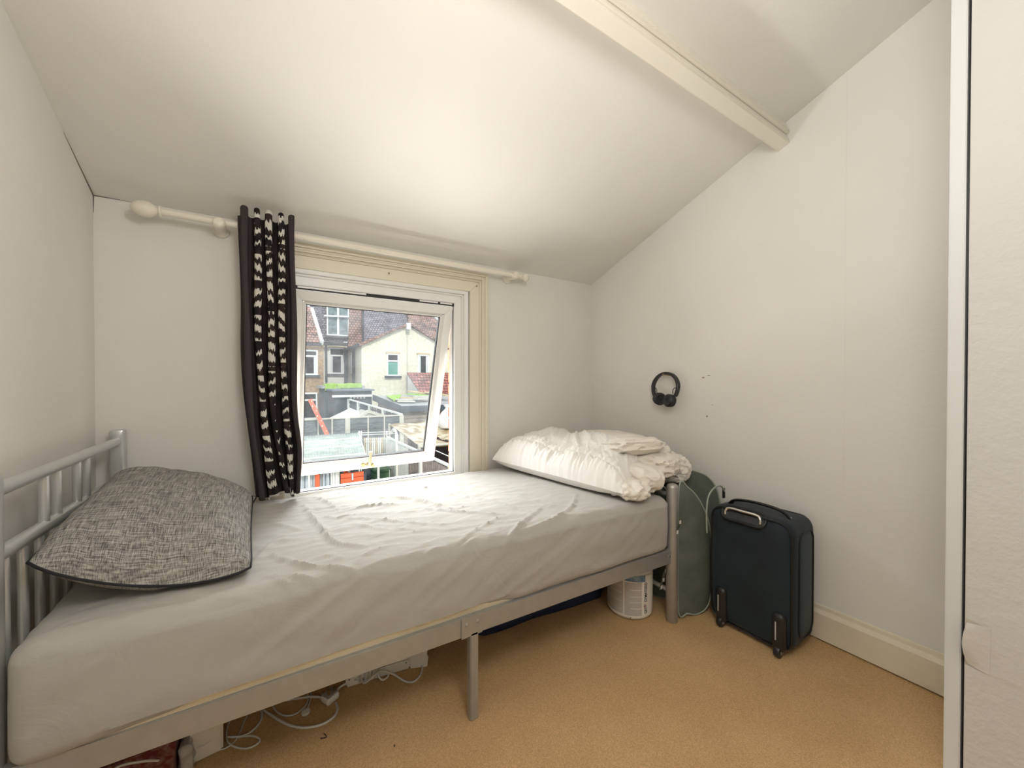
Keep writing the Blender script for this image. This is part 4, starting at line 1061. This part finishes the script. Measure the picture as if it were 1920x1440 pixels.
# hung-tile cheek beside the dormer
B().prism([PY(653, 652, 29.4), PY(680, 641, 29.4), PY(680, 575, 29.4), PY(657, 575, 29.4)], (0, .35, 0)).build('tiled_cheek', X_['tile_red'], hB)
B().bar(PY(681, 650, 29.3), PY(681, 560, 29.3), .14, .14).build('downpipe', X_['pipe'], hB)
# --- big roofs behind
Y = 32.5
hD = T('terraced_house', 'house behind the cream gable, showing only its wide mottled roof', 'house', (12, Y+4, GZ), 'houses beyond the gardens')
B().prism([PY(676, 660, Y), PY(776, 660, Y), PY(776, 500, Y+7), PY(676, 500, Y+7)], (0, .3, .15)).build('roof', X_['tile_dark'], hD)
a_, b2 = PY(676, 660, Y+.4), PY(776, 660, Y+.4)
B().box(a_.x, b2.x, Y+.5, Y+7, GZ, a_.z-.1).build('wall', X_['white'], hD)
hE = T('terraced_house', 'house at the right with a red-brown tiled roof above the gable', 'house', (17, Y+4, GZ), 'houses beyond the gardens')
B().prism([PY(772, 662, Y-.6), PY(950, 662, Y-.6), PY(950, 500, Y+6.4), PY(757, 500, Y+6.4)], (0, .3, .15)).build('roof', X_['tile_red'], hE)
a_, b2 = PY(778, 662, Y), PY(950, 662, Y); B().box(a_.x, b2.x, Y, Y+6, GZ, a_.z-.1).build('wall', X_['white'], hE)
B().bar(PY(795, 575, Y-.2), PY(835, 610, Y-.2), .3, .3).build('valley_flashing', X_['wfr'], hE)
# --- lean-to with deep red tiles, right
Y = 22.0
lt = T('lean_to', 'low white lean-to with deep red tiled roof against the cream gable', 'outbuilding', (10, Y+1, GZ))
B().prism([PY(788, 738, Y), PY(900, 738, Y), PY(900, 702, Y+2.6), PY(764, 702, Y+2.6)], (0, .15, .12)).build('roof', X_['tile_leanto'], lt)
p1, p2, p3 = PY(788, 738, Y+.15), PY(900, 738, Y+.15), PY(764, 704, Y+2.6)
B().box(p1.x, p2.x, Y+.2, Y+2.6, GZ, p1.z-.05).build('wall', X_['white'], lt)
B().prism([Vector((p1.x, Y+.2, GZ)), Vector((p3.x, Y+2.6, GZ)), p3, p1], (.1, 0, 0)).build('side_wall', X_['white'], lt)
# --- mossy flat-roofed outbuilding and dark shed
Y = 23.0
x0, x1, z0, z1 = xz(607, 680, 723, 742, Y)
ob = T('outbuilding', 'low flat-roofed outbuilding with bright moss along its roof edge', 'outbuilding', (x0+1, Y+1, GZ))
B().box(x0, x1, Y, Y+2.2, GZ, z1-.15).build('wall', X_['dark'], ob); B().box(x0-.1, x1+.1, Y-.1, Y+2.3, z1-.15, z1).build('flat_roof', X_['felt'], ob)
for a_, b2, h in ((609, 632, .22), (632, 679, .10)):
    xa, xb, _, _ = xz(a_, b2, 723, 742, Y-.1); B().rbox((xa, Y-.14, z1-.06-h), (xb, Y+.9, z1+.10), .05, .12, warp=lambda p: p+Vector((0, 0, .06*noise.noise(p*3)))).build('moss', X_['moss'], ob, smooth=True)
Y = 20.0
x0, x1, z0, z1 = xz(626, 697, 731, 742, Y); zt = z1
ds = T('garden_shed', 'dark blue-grey shed with white roof edge and a row of small slots', 'shed', (x0+2, Y+1, GZ), 'sheds in the gardens')
B().box(x0, x1, Y, Y+2, GZ, zt-.06).build('wall', X_['dark'], ds)
B().box(x0-.1, x1+.1, Y-.15, Y+2.1, zt-.06, zt+.02).build('flat_roof', mat('blue_grey_felt', (.16, .19, .23), .8), ds)
B().box(x0-.1, x1+.12, Y-.2, Y-.14, zt-.34, zt-.24).build('roof_edge', X_['wfr'], ds)
for i in range(5):
    q = PY(658+i*6.2, 743, Y-.02); B().box(q.x-.05, q.x+.05, Y-.03, Y, q.z-.12, q.z+.05).build('slot', X_['wfr'], ds)
# --- weathered timber shed, boards as parts, clutter on its roof
Y = 14.2
xl_, xr_, _, zr = xz(757, 905, 762, 800, Y)
ws = T('garden_shed', 'weathered board shed whose flat roof is littered with planks and moss', 'shed', (xl_+1.5, Y+2, GZ), 'sheds in the gardens')
YB2 = 18.2; zr = PY(757, 762, Y).z; zb_ = PY(697, 742, YB2).z
B().box(xl_+.03, xr_, Y+.03, YB2, GZ, zr-.05).build('wall', X_['wood'], ws)
z = zr-.30
while z > GZ+.1:
    B().prism([Vector((xl_, Y, z)), Vector((xl_, Y+.03, z+.15)), Vector((xl_, Y+.05, z+.15)), Vector((xl_, Y+.05, z))], (xr_-xl_, 0, 0)).build('board', X_['wood'], ws)
    B().prism([Vector((xl_, Y, z)), Vector((xl_+.03, Y, z+.15)), Vector((xl_+.05, Y, z+.15)), Vector((xl_+.05, Y, z))], (0, YB2-Y, 0)).build('board', X_['wood'], ws)
    z -= .155
B().hexa([Vector((x, y, zz2)) for x in (xl_-.15, xr_) for y, zq in ((Y-.15, zr), (YB2+.1, zb_)) for zz2 in (zq-.10, zq)]).build('flat_roof', X_['felt'], ws)
B().box(xl_-.17, xr_, Y-.19, Y-.15, zr-.20, zr+.02).build('fascia', X_['dark'], ws)
B().bar((xl_-.18, Y-.15, zr-.08), (xl_-.18, YB2, zb_-.08), .05, .26).build('fascia', X_['dark'], ws)
def onroof(px, y): return Vector((PY(px, 745, y).x, y, zr+(zb_-zr)*(y-Y)/(YB2-Y)))
gt = B(); gc = [onroof(724, 17.4), onroof(752, 17.6), onroof(748, 15.6), onroof(738, 15.4)]
gt.grid(lambda u, v: gc[0].lerp(gc[1], u).lerp(gc[3].lerp(gc[2], u), v)+Vector((0, 0, .05+.10*abs(noise.noise(Vector((u*3, v*3, 1)))))), 12, 12)
o_ = tag(gt.build('tarpaulin', X_['moss'], smooth=True), 'bright green crumpled sheet on the weathered shed roof', 'tarpaulin'); md = o_.modifiers.new('t', 'SOLIDIFY'); md.thickness = .03
pls = [(745, 15.2, 778, 15.0, 'white', 'pale flat board lying on the near left of the shed roof'), (752, 16.2, 800, 15.6, 'pale_wood', 'long pale plank slanting across the middle of the shed roof'),
       (765, 17.2, 812, 16.4, 'moss', 'moss-covered plank on the shed roof'), (780, 15.1, 815, 15.3, 'white', 'pale flat board at the front right of the shed roof'),
       (768, 17.8, 792, 16.9, 'pale_wood', 'short pale plank at the back of the shed roof'), (800, 16.8, 840, 15.4, 'pale_wood', 'pale plank at the right end of the shed roof')]
for k, (pa, ya, pb_, yb, mk, lb_) in enumerate(pls):
    h = .08+.035*k; B_ = B().bar(onroof(pa, ya)+Vector((0, 0, h)), onroof(pb_, yb)+Vector((0, 0, h*.9)), .30, .05)
    if mk == 'white': B_.bar(onroof(pa, ya)+Vector((0, .3, h+.06)), onroof(pb_, yb)+Vector((0, .3, h+.05)), .2, .04)
    tag(B_.build('plank', X_[mk if mk != 'white' else 'conc']), lb_, 'plank', 'timber on the shed roof')
q = onroof(737, 16.8)
q2 = PY(675, 747, 17.5)
# --- boarded fence running away, concrete posts and trellis
F0, F1 = PY(750, 775, 13.2), PY(612, 736, 25.0)
ff = T('garden_fence', 'dark trellis-topped fence with white posts running away between the gardens', 'fence', (F0.x, 17, GZ), 'garden fences')
n = 7
for i in range(n+1):
    p_ = F0.lerp(F1, i/n); B().box(p_.x-.07, p_.x+.07, p_.y-.07, p_.y+.07, GZ, p_.z).build('post', X_['whitepaint'], ff)
for i in range(n):
    a_, b2 = F0.lerp(F1, (i+.05)/n), F0.lerp(F1, (i+.95)/n)
    B().bar(Vector((a_.x, a_.y, (GZ+a_.z-.60)/2)), Vector((b2.x, b2.y, (GZ+b2.z-.60)/2)), .03, a_.z-.60-GZ).build('boarding', X_['fence'], ff)
    B().bar(a_-Vector((0, 0, .02)), b2-Vector((0, 0, .02)), .10, .05).build('cap_rail', X_['whitepaint'], ff)
    tr = B()
    for t in range(1, 7): c_ = a_.lerp(b2, t/7); tr.box(c_.x-.02, c_.x+.02, c_.y-.02, c_.y+.02, c_.z-.62, c_.z-.03)
    for zo in (.17, .32, .47, .60): tr.bar(a_-Vector((0, 0, zo)), b2-Vector((0, 0, zo)), .025, .035)
    tr.build('trellis', X_['fence'], ff)
# --- near cross fence
Y = 13.0; zt = PY(650, 784.5, Y).z
nf = T('garden_fence', 'grey boarded fence panels parallel to the window, in front of the white canopy', 'fence', (2, Y, GZ), 'garden fences')
pxs = [250, 370, 470, 562, 651, 752]
xs = [PY(p_, 785, Y).x for p_ in pxs]
for i, x in enumerate(xs): B().box(x-.07, x+.07, Y-.06, Y+.06, GZ, zt+.02).build('post', X_['conc'], nf)
for i in range(5):
    xa, xb = xs[i]+.07, xs[i+1]-.07; z = zt-.19
    while z > GZ+.1:
        B().prism([(xa, Y-.03, z), (xa, Y-.01, z+.20), (xa, Y+.01, z+.20), (xa, Y+.01, z)], (xb-xa, 0, 0)).build('board', X_['fence'], nf); z -= .18
    for f in (.35, .68): x = xa+(xb-xa)*f; B().box(x-.02, x+.02, Y-.05, Y-.03, GZ, zt).build('batten', X_['conc'], nf)
    B().box(xa, xb, Y-.05, Y+.02, zt, zt+.04).build('cap_rail', X_['conc'], nf)
# --- white canopy behind the fence
Y = 15.5
gz_ = T('garden_canopy', 'white pitched garden canopy rising behind the grey fence', 'canopy', (3.2, Y, GZ))
e0, e1, apx, e2, e3 = PY(606, 788, 14.0), PY(668, 790, 13.6), PY(657, 765, 15.4), PY(706, 789, 14.4), PY(684, 777, 14.0)
cf = [PY(606, 789, 14.0), PY(664, 790, 13.5), PY(712, 788, 15.0), PY(650, 786, 16.8)]
b = B()
for i in range(4):
    b.face([cf[i], cf[(i+1) % 4], apx])
o_ = b.build('canopy_cloth', mat('white_canopy_cloth', (.80, .78, .72), .7), gz_); md = o_.modifiers.new('t', 'SOLIDIFY'); md.thickness = .03
for c_ in cf: B().box(c_.x-.03, c_.x+.03, c_.y-.03, c_.y+.03, GZ, c_.z).build('canopy_leg', X_['whitepaint'], gz_)
fr_ = T('garden_canopy', 'second pale gable-shaped garden canopy to the right of the white one', 'canopy', (4, 14, GZ))
g0, g1, g2 = PY(664, 790, 14.2), PY(690, 771, 14.3), PY(742, 788, 14.4)
B().bar(g0, g1, .10, .10).bar(g1, g2, .10, .10).build('rafter', X_['conc'], fr_)
B().prism([g0, g1, g2], (0, 1.2, 0)).build('gable_cloth', mat('grey_canopy_end', (.45, .42, .38), .8), fr_)
for c_ in (g0, g2): B().box(c_.x-.03, c_.x+.03, c_.y, c_.y+.06, GZ, c_.z).build('canopy_leg', X_['conc'], fr_)
# --- orange-red perforated board leaning on the near fence
rp0, rp1 = PY(581, 749, 12.8), PY(613.5, 816, 12.2); dn = (rp1-rp0); rp2 = rp0+dn*((GZ-rp0.z)/dn.z)
rbd = T('leaning_board', 'orange-red perforated board leaning against the grey fence', 'board', rp2)
B().bar(rp0, rp2, .115, .03, up=(0, 1, 0)).build('board_face', X_['redp'], rbd)
for i in range(7):
    c_ = rp0.lerp(rp1, .05+.14*i)+Vector((.02*(-1)**i, -.018, 0)); B().box(c_.x-.014, c_.x+.014, c_.y-.006, c_.y+.004, c_.z-.02, c_.z+.02).build('hole', X_['wfr'], rbd)
# --- mossy shelter in the nearest garden
ZR = -.35
R4 = [PZ(500, 823, ZR), PZ(672, 812, ZR), PZ(687, 866, ZR), PZ(480, 888, ZR)]
gs = T('garden_shelter', 'low garden shelter with algae-stained pale roof, red post and hanging cloths', 'shelter', (R4[3].x+1, R4[2].y+1, GZ))
mr_ = mat('algae_stained_translucent_roofing', (.30, .37, .31), .6, col2=(.46, .50, .46), vscale=5, bump=.5, bscale=6)
b = B()
def rf(u, v):
    p = R4[0].lerp(R4[1], u).lerp(R4[3].lerp(R4[2], u), v); p.z += .006*math.sin(u*2*math.pi*34); return p
b.grid(rf, 340, 6); o_ = b.build('corrugated_roof', mr_, gs, smooth=True); md = o_.modifiers.new('t', 'SOLIDIFY'); md.thickness = .015
for i in range(4): B().bar(R4[i]-Vector((0, 0, .05)), R4[(i+1) % 4]-Vector((0, 0, .05)), .06, .06).build('roof_edge', X_['whitepaint'], gs)
for t in (.28, .55, .82): a_ = R4[0].lerp(R4[3], t); b2 = R4[1].lerp(R4[2], t); B().bar(a_+Vector((0, 0, .025)), b2+Vector((0, 0, .025)), .05, .02).build('roof_batten', X_['whitepaint'], gs)
Y = R4[2].y+.15
def gpost(px, w_, mt_, nm, yy=Y): q = PY(px, 900, yy); return B().box(q.x-w_/2, q.x+w_/2, yy-w_/2, yy+w_/2, GZ, ZR-.06).build(nm, mt_, gs)
gpost(594, .07, X_['redp'], 'post'); gpost(578.5, .03, X_['whitepaint'], 'post'); gpost(683, .05, X_['dark'], 'post', Y+.1)
def hung(px0, px1, yy, mt_, nm, fr=9):
    a_, b2 = PY(px0, 900, yy), PY(px1, 900, yy); b = B()
    b.grid(lambda u, v: Vector((a_.x+(b2.x-a_.x)*u, yy+.03*math.sin(u*fr*2)+.01*math.sin(u*fr*5+v*3), ZR-.06-(1.3)*v)), 60, 8)
    o_ = b.build(nm, mt_, gs, smooth=True); md = o_.modifiers.new('t', 'SOLIDIFY'); md.thickness = .006
hung(555, 590, Y+.08, X_['cloth'], 'hanging_cloth'); hung(599, 618, Y+.08, X_['cloth'], 'hanging_cloth', 7); hung(619, 636, Y+.05, mat('white_hanging_cloth', (.72, .74, .74), .8), 'hanging_cloth', 8)
xa, xb = PY(638, 900, Y).x, PY(681, 900, Y).x; z = -.55
while z > GZ:
    B().box(xa, xb, Y-.02, Y+.02, z-.085, z).build('red_board', X_['redp'], gs, bevel=.006, seg=1); z -= .092
q = PY(660, 893, Y-.05)
B().box(q.x-.012, q.x+.012, Y-.07, Y-.03, q.z-.07, q.z+.05).build('cloth_peg', mat('pale_blue_plastic', (.35, .55, .75), .4), gs)
# --- flat dark panel painted for the shade in a gap + green wheelie bin
Y = 10.2
a_, b2 = PY(682, 900, Y+.4), PY(701, 900, Y+.4); tag(B().box(a_.x, b2.x, Y+.4, Y+.46, GZ, -1.0).build('gap_shade_panel', X_['dark']), 'black panel standing in for the shaded gap left of the green bin', 'gap_shade_panel')
a_, b2 = PY(702, 900, Y), PY(732, 900, Y); bn = T('wheelie_bin', 'green wheelie bin between the red boards and the lath fence', 'bin', ((a_.x+b2.x)/2, Y+.25, GZ))
B().hexa([Vector((x, y, z)) for x, s in ((a_.x, 1), (b2.x, -1)) for y in (Y, Y+.55) for z, in ((GZ+.05,), (-1.22,))]).build('bin_body', X_['greenbin'], bn, bevel=.02)
B().box(a_.x-.02, b2.x+.02, Y-.03, Y+.60, -1.22, -1.16).build('bin_lid', X_['greenbin'], bn, bevel=.02)
B().tube([(b2.x-.04, Y-.02, -1.9), (b2.x-.04, Y-.03, -1.18)], .012, 6).tube([(b2.x-.30, Y-.02, -1.45), (b2.x-.02, Y-.02, -1.40)], .012, 6).build('bin_rail', mat('grey_bar', (.5, .5, .5), .5), bn)
for x in (a_.x+.08, b2.x-.08): B().lathe([(.10, -.03), (.10, .03)], (x, Y+.5, GZ+.10), (1, 0, 0), 14).build('wheel', X_['pipe'], bn)
# --- lath fence running towards the window (right)
lx = PY(728, 822, 10.8).x; zt = -.47
lf = T('lath_fence', 'narrow-lath fence with white posts and cap rail running towards the window', 'fence', (lx, 8.5, GZ), 'garden fences')
y = 5.6
while y < 10.9:
    B().box(lx-.012, lx+.012, y, y+.075, GZ, zt+random.uniform(-.02, .02)).build('lath', X_['whitepaint'] if y > 9.0 else X_['lath'], lf); y += .115  # far laths coloured white to imitate the haze of the window glass
for z in (zt-.08, zt-1.1): B().box(lx+.012, lx+.05, 5.6, 10.9, z-.06, z).build('fence_rail', X_['lath'], lf)
B().box(lx-.03, lx+.03, 5.6, 10.9, zt+.02, zt+.06).build('cap_rail', X_['whitepaint'], lf)
for px in (745.5, 791):
    rr = ray(px, 800); y = lx/rr.x*rr.y; B().box(lx-.06, lx-.0, y-.05, y+.05, GZ, zt+.24 if px < 750 else zt+.06).build('post', X_['whitepaint'], lf)
# arch between posts
rr = ray(746, 800); y = lx/rr.x*rr.y
B().tube([Vector((lx-.03, y+.02+.22*(1-math.cos(a)), zt+.20+.14*math.sin(a))) for a in [math.pi*i/10 for i in range(11)]], .03, 8).build('arch', X_['whitepaint'], lf)
# --- dark timber fence behind, under the tarpaulin
dx = lx+1.1; dfn = T('garden_fence', 'dark brown board fence under the patterned tarpaulin, at the far right', 'fence', (dx, 9, GZ), 'garden fences')
db = mat('dark_brown_boards', (.09, .065, .06), .85, var=.3, vscale=8); y = 6.6
while y < 12.6:
    B().box(dx, dx+.02, y, y+.14, GZ, -.42+.02*math.sin(y*9)).build('board', db, dfn); y += .15
B().box(dx+.02, dx+.06, 6.6, 12.6, -1.3, -1.22).build('fence_rail', db, dfn)
q0, q1 = PY(817, 845, 8.0), PY(846, 858, 8.0); tag(B().tube([q0, q1], .012, 6).build('washing_line', X_['whitepaint']), 'taut white line crossing in front of the dark brown fence', 'line')
# --- patterned tarpaulin canopy
tp = T('tarpaulin_canopy', 'sagging cream patterned tarpaulin stretched on posts near the shed', 'tarpaulin', (4, 10.5, GZ))
c_ = [PY(730, 797, 11.8), PY(866, 786, 11.9), PY(866, 829, 9.2), PY(786, 836, 8.9)]
b = B(); b.grid(lambda u, v: c_[0].lerp(c_[1], u).lerp(c_[3].lerp(c_[2], u), v)-Vector((0, 0, .16*math.sin(math.pi*u)*math.sin(math.pi*v)-.03*noise.noise(Vector((u*5, v*5, 0))))), 24, 16)
o_ = b.build('tarp_cloth', X_['tarp'], tp, smooth=True); md = o_.modifiers.new('t', 'SOLIDIFY'); md.thickness = .02
b = B(); b.tube([c_[3]+Vector((0, -.02, -.02)), c_[2]+Vector((0, -.02, -.02))], .035, 8); b.build('rolled_edge', X_['conc'], tp, smooth=True)
for q in c_: B().box(q.x-.03, q.x+.03, q.y-.03, q.y+.03, GZ, q.z+.04).build('tarp_post', X_['conc'], tp)
a_ = PY(832, 831, 9.3); B().box(a_.x-.18, a_.x+.4, 9.2, 9.26, a_.z-.07, a_.z+.0).build('tarp_batten', mat('yellow_painted_batten', (.62, .42, .04), .6), tp)
# white sack
q = PY(838, 803, 11.0); sk = B()
sk.lathe([(.05, 0), (.20, .02), (.27, .14), (.25, .32), (.17, .48), (.08, .58), (.05, .62), (.09, .68), (.10, .72), (.02, .70)], q, (0, 0, 1), 20)
for v in sk.bm.verts: v.co += Vector((.03*noise.noise(v.co*5), .03*noise.noise(v.co*5+Vector((4, 0, 0))), 0))
sk_o = tag(sk.build('rubble_sack', X_['sack'], smooth=True), 'tied white rubble sack sitting on the tarpaulin by the brick jamb', 'sack')
# --- drying frame, planter row and round table in the nearest garden
df = T('drying_frame', 'thin white clothes-drying frame beyond the shelter roof', 'drying frame', PY(700, 830, 11.2)*1.0)
df.location.z = GZ; df['_o'] = tuple(df.location)
for px in (673, 677, 725): q = PY(px, 808, 11.2); B().tube([(q.x, q.y, GZ), q], .018, 6).build('upright', X_['whitepaint'], df)
for py in (812, 816): B().tube([PY(670, py, 11.2), PY(742, py-3, 11.2)], .012, 6).build('line_rail', X_['whitepaint'], df)
a_ = PY(682, 822, 11.6)
pf = T('low_picket_fence', 'low white picket edging beyond the shelter roof', 'fence', (a_.x, 11.6, GZ), 'garden fences')
for i in range(12):
    q = PY(683+i*3.7, 821, 11.6); B().box(q.x-.018, q.x+.018, 11.58, 11.61, GZ, q.z).build('picket', X_['whitepaint'] if i % 3 else X_['pale_wood'], pf)
q0, q1 = PY(682, 829, 11.62), PY(726, 829, 11.62); B().bar(q0, q1, .03, .05).build('fence_rail', X_['whitepaint'], pf)
q = PY(709, 857, 9.4); tbl = T('round_table', 'small round white garden table behind the window handle', 'table', (q.x, q.y, GZ))
B().lathe([(.02, -.02), (.30, -.015), (.31, 0), (.30, .015), (.02, .02)], q, (0, 0, 1), 28).build('table_top', X_['wfr'], tbl, smooth=True)
B().tube([q, (q.x, q.y, GZ)], .03, 8).build('pedestal', X_['wfr'], tbl)
B().lathe([(.2, 0), (.2, .03), (.03, .05)], (q.x, q.y, GZ), (0, 0, 1), 20).build('foot_plate', X_['wfr'], tbl)
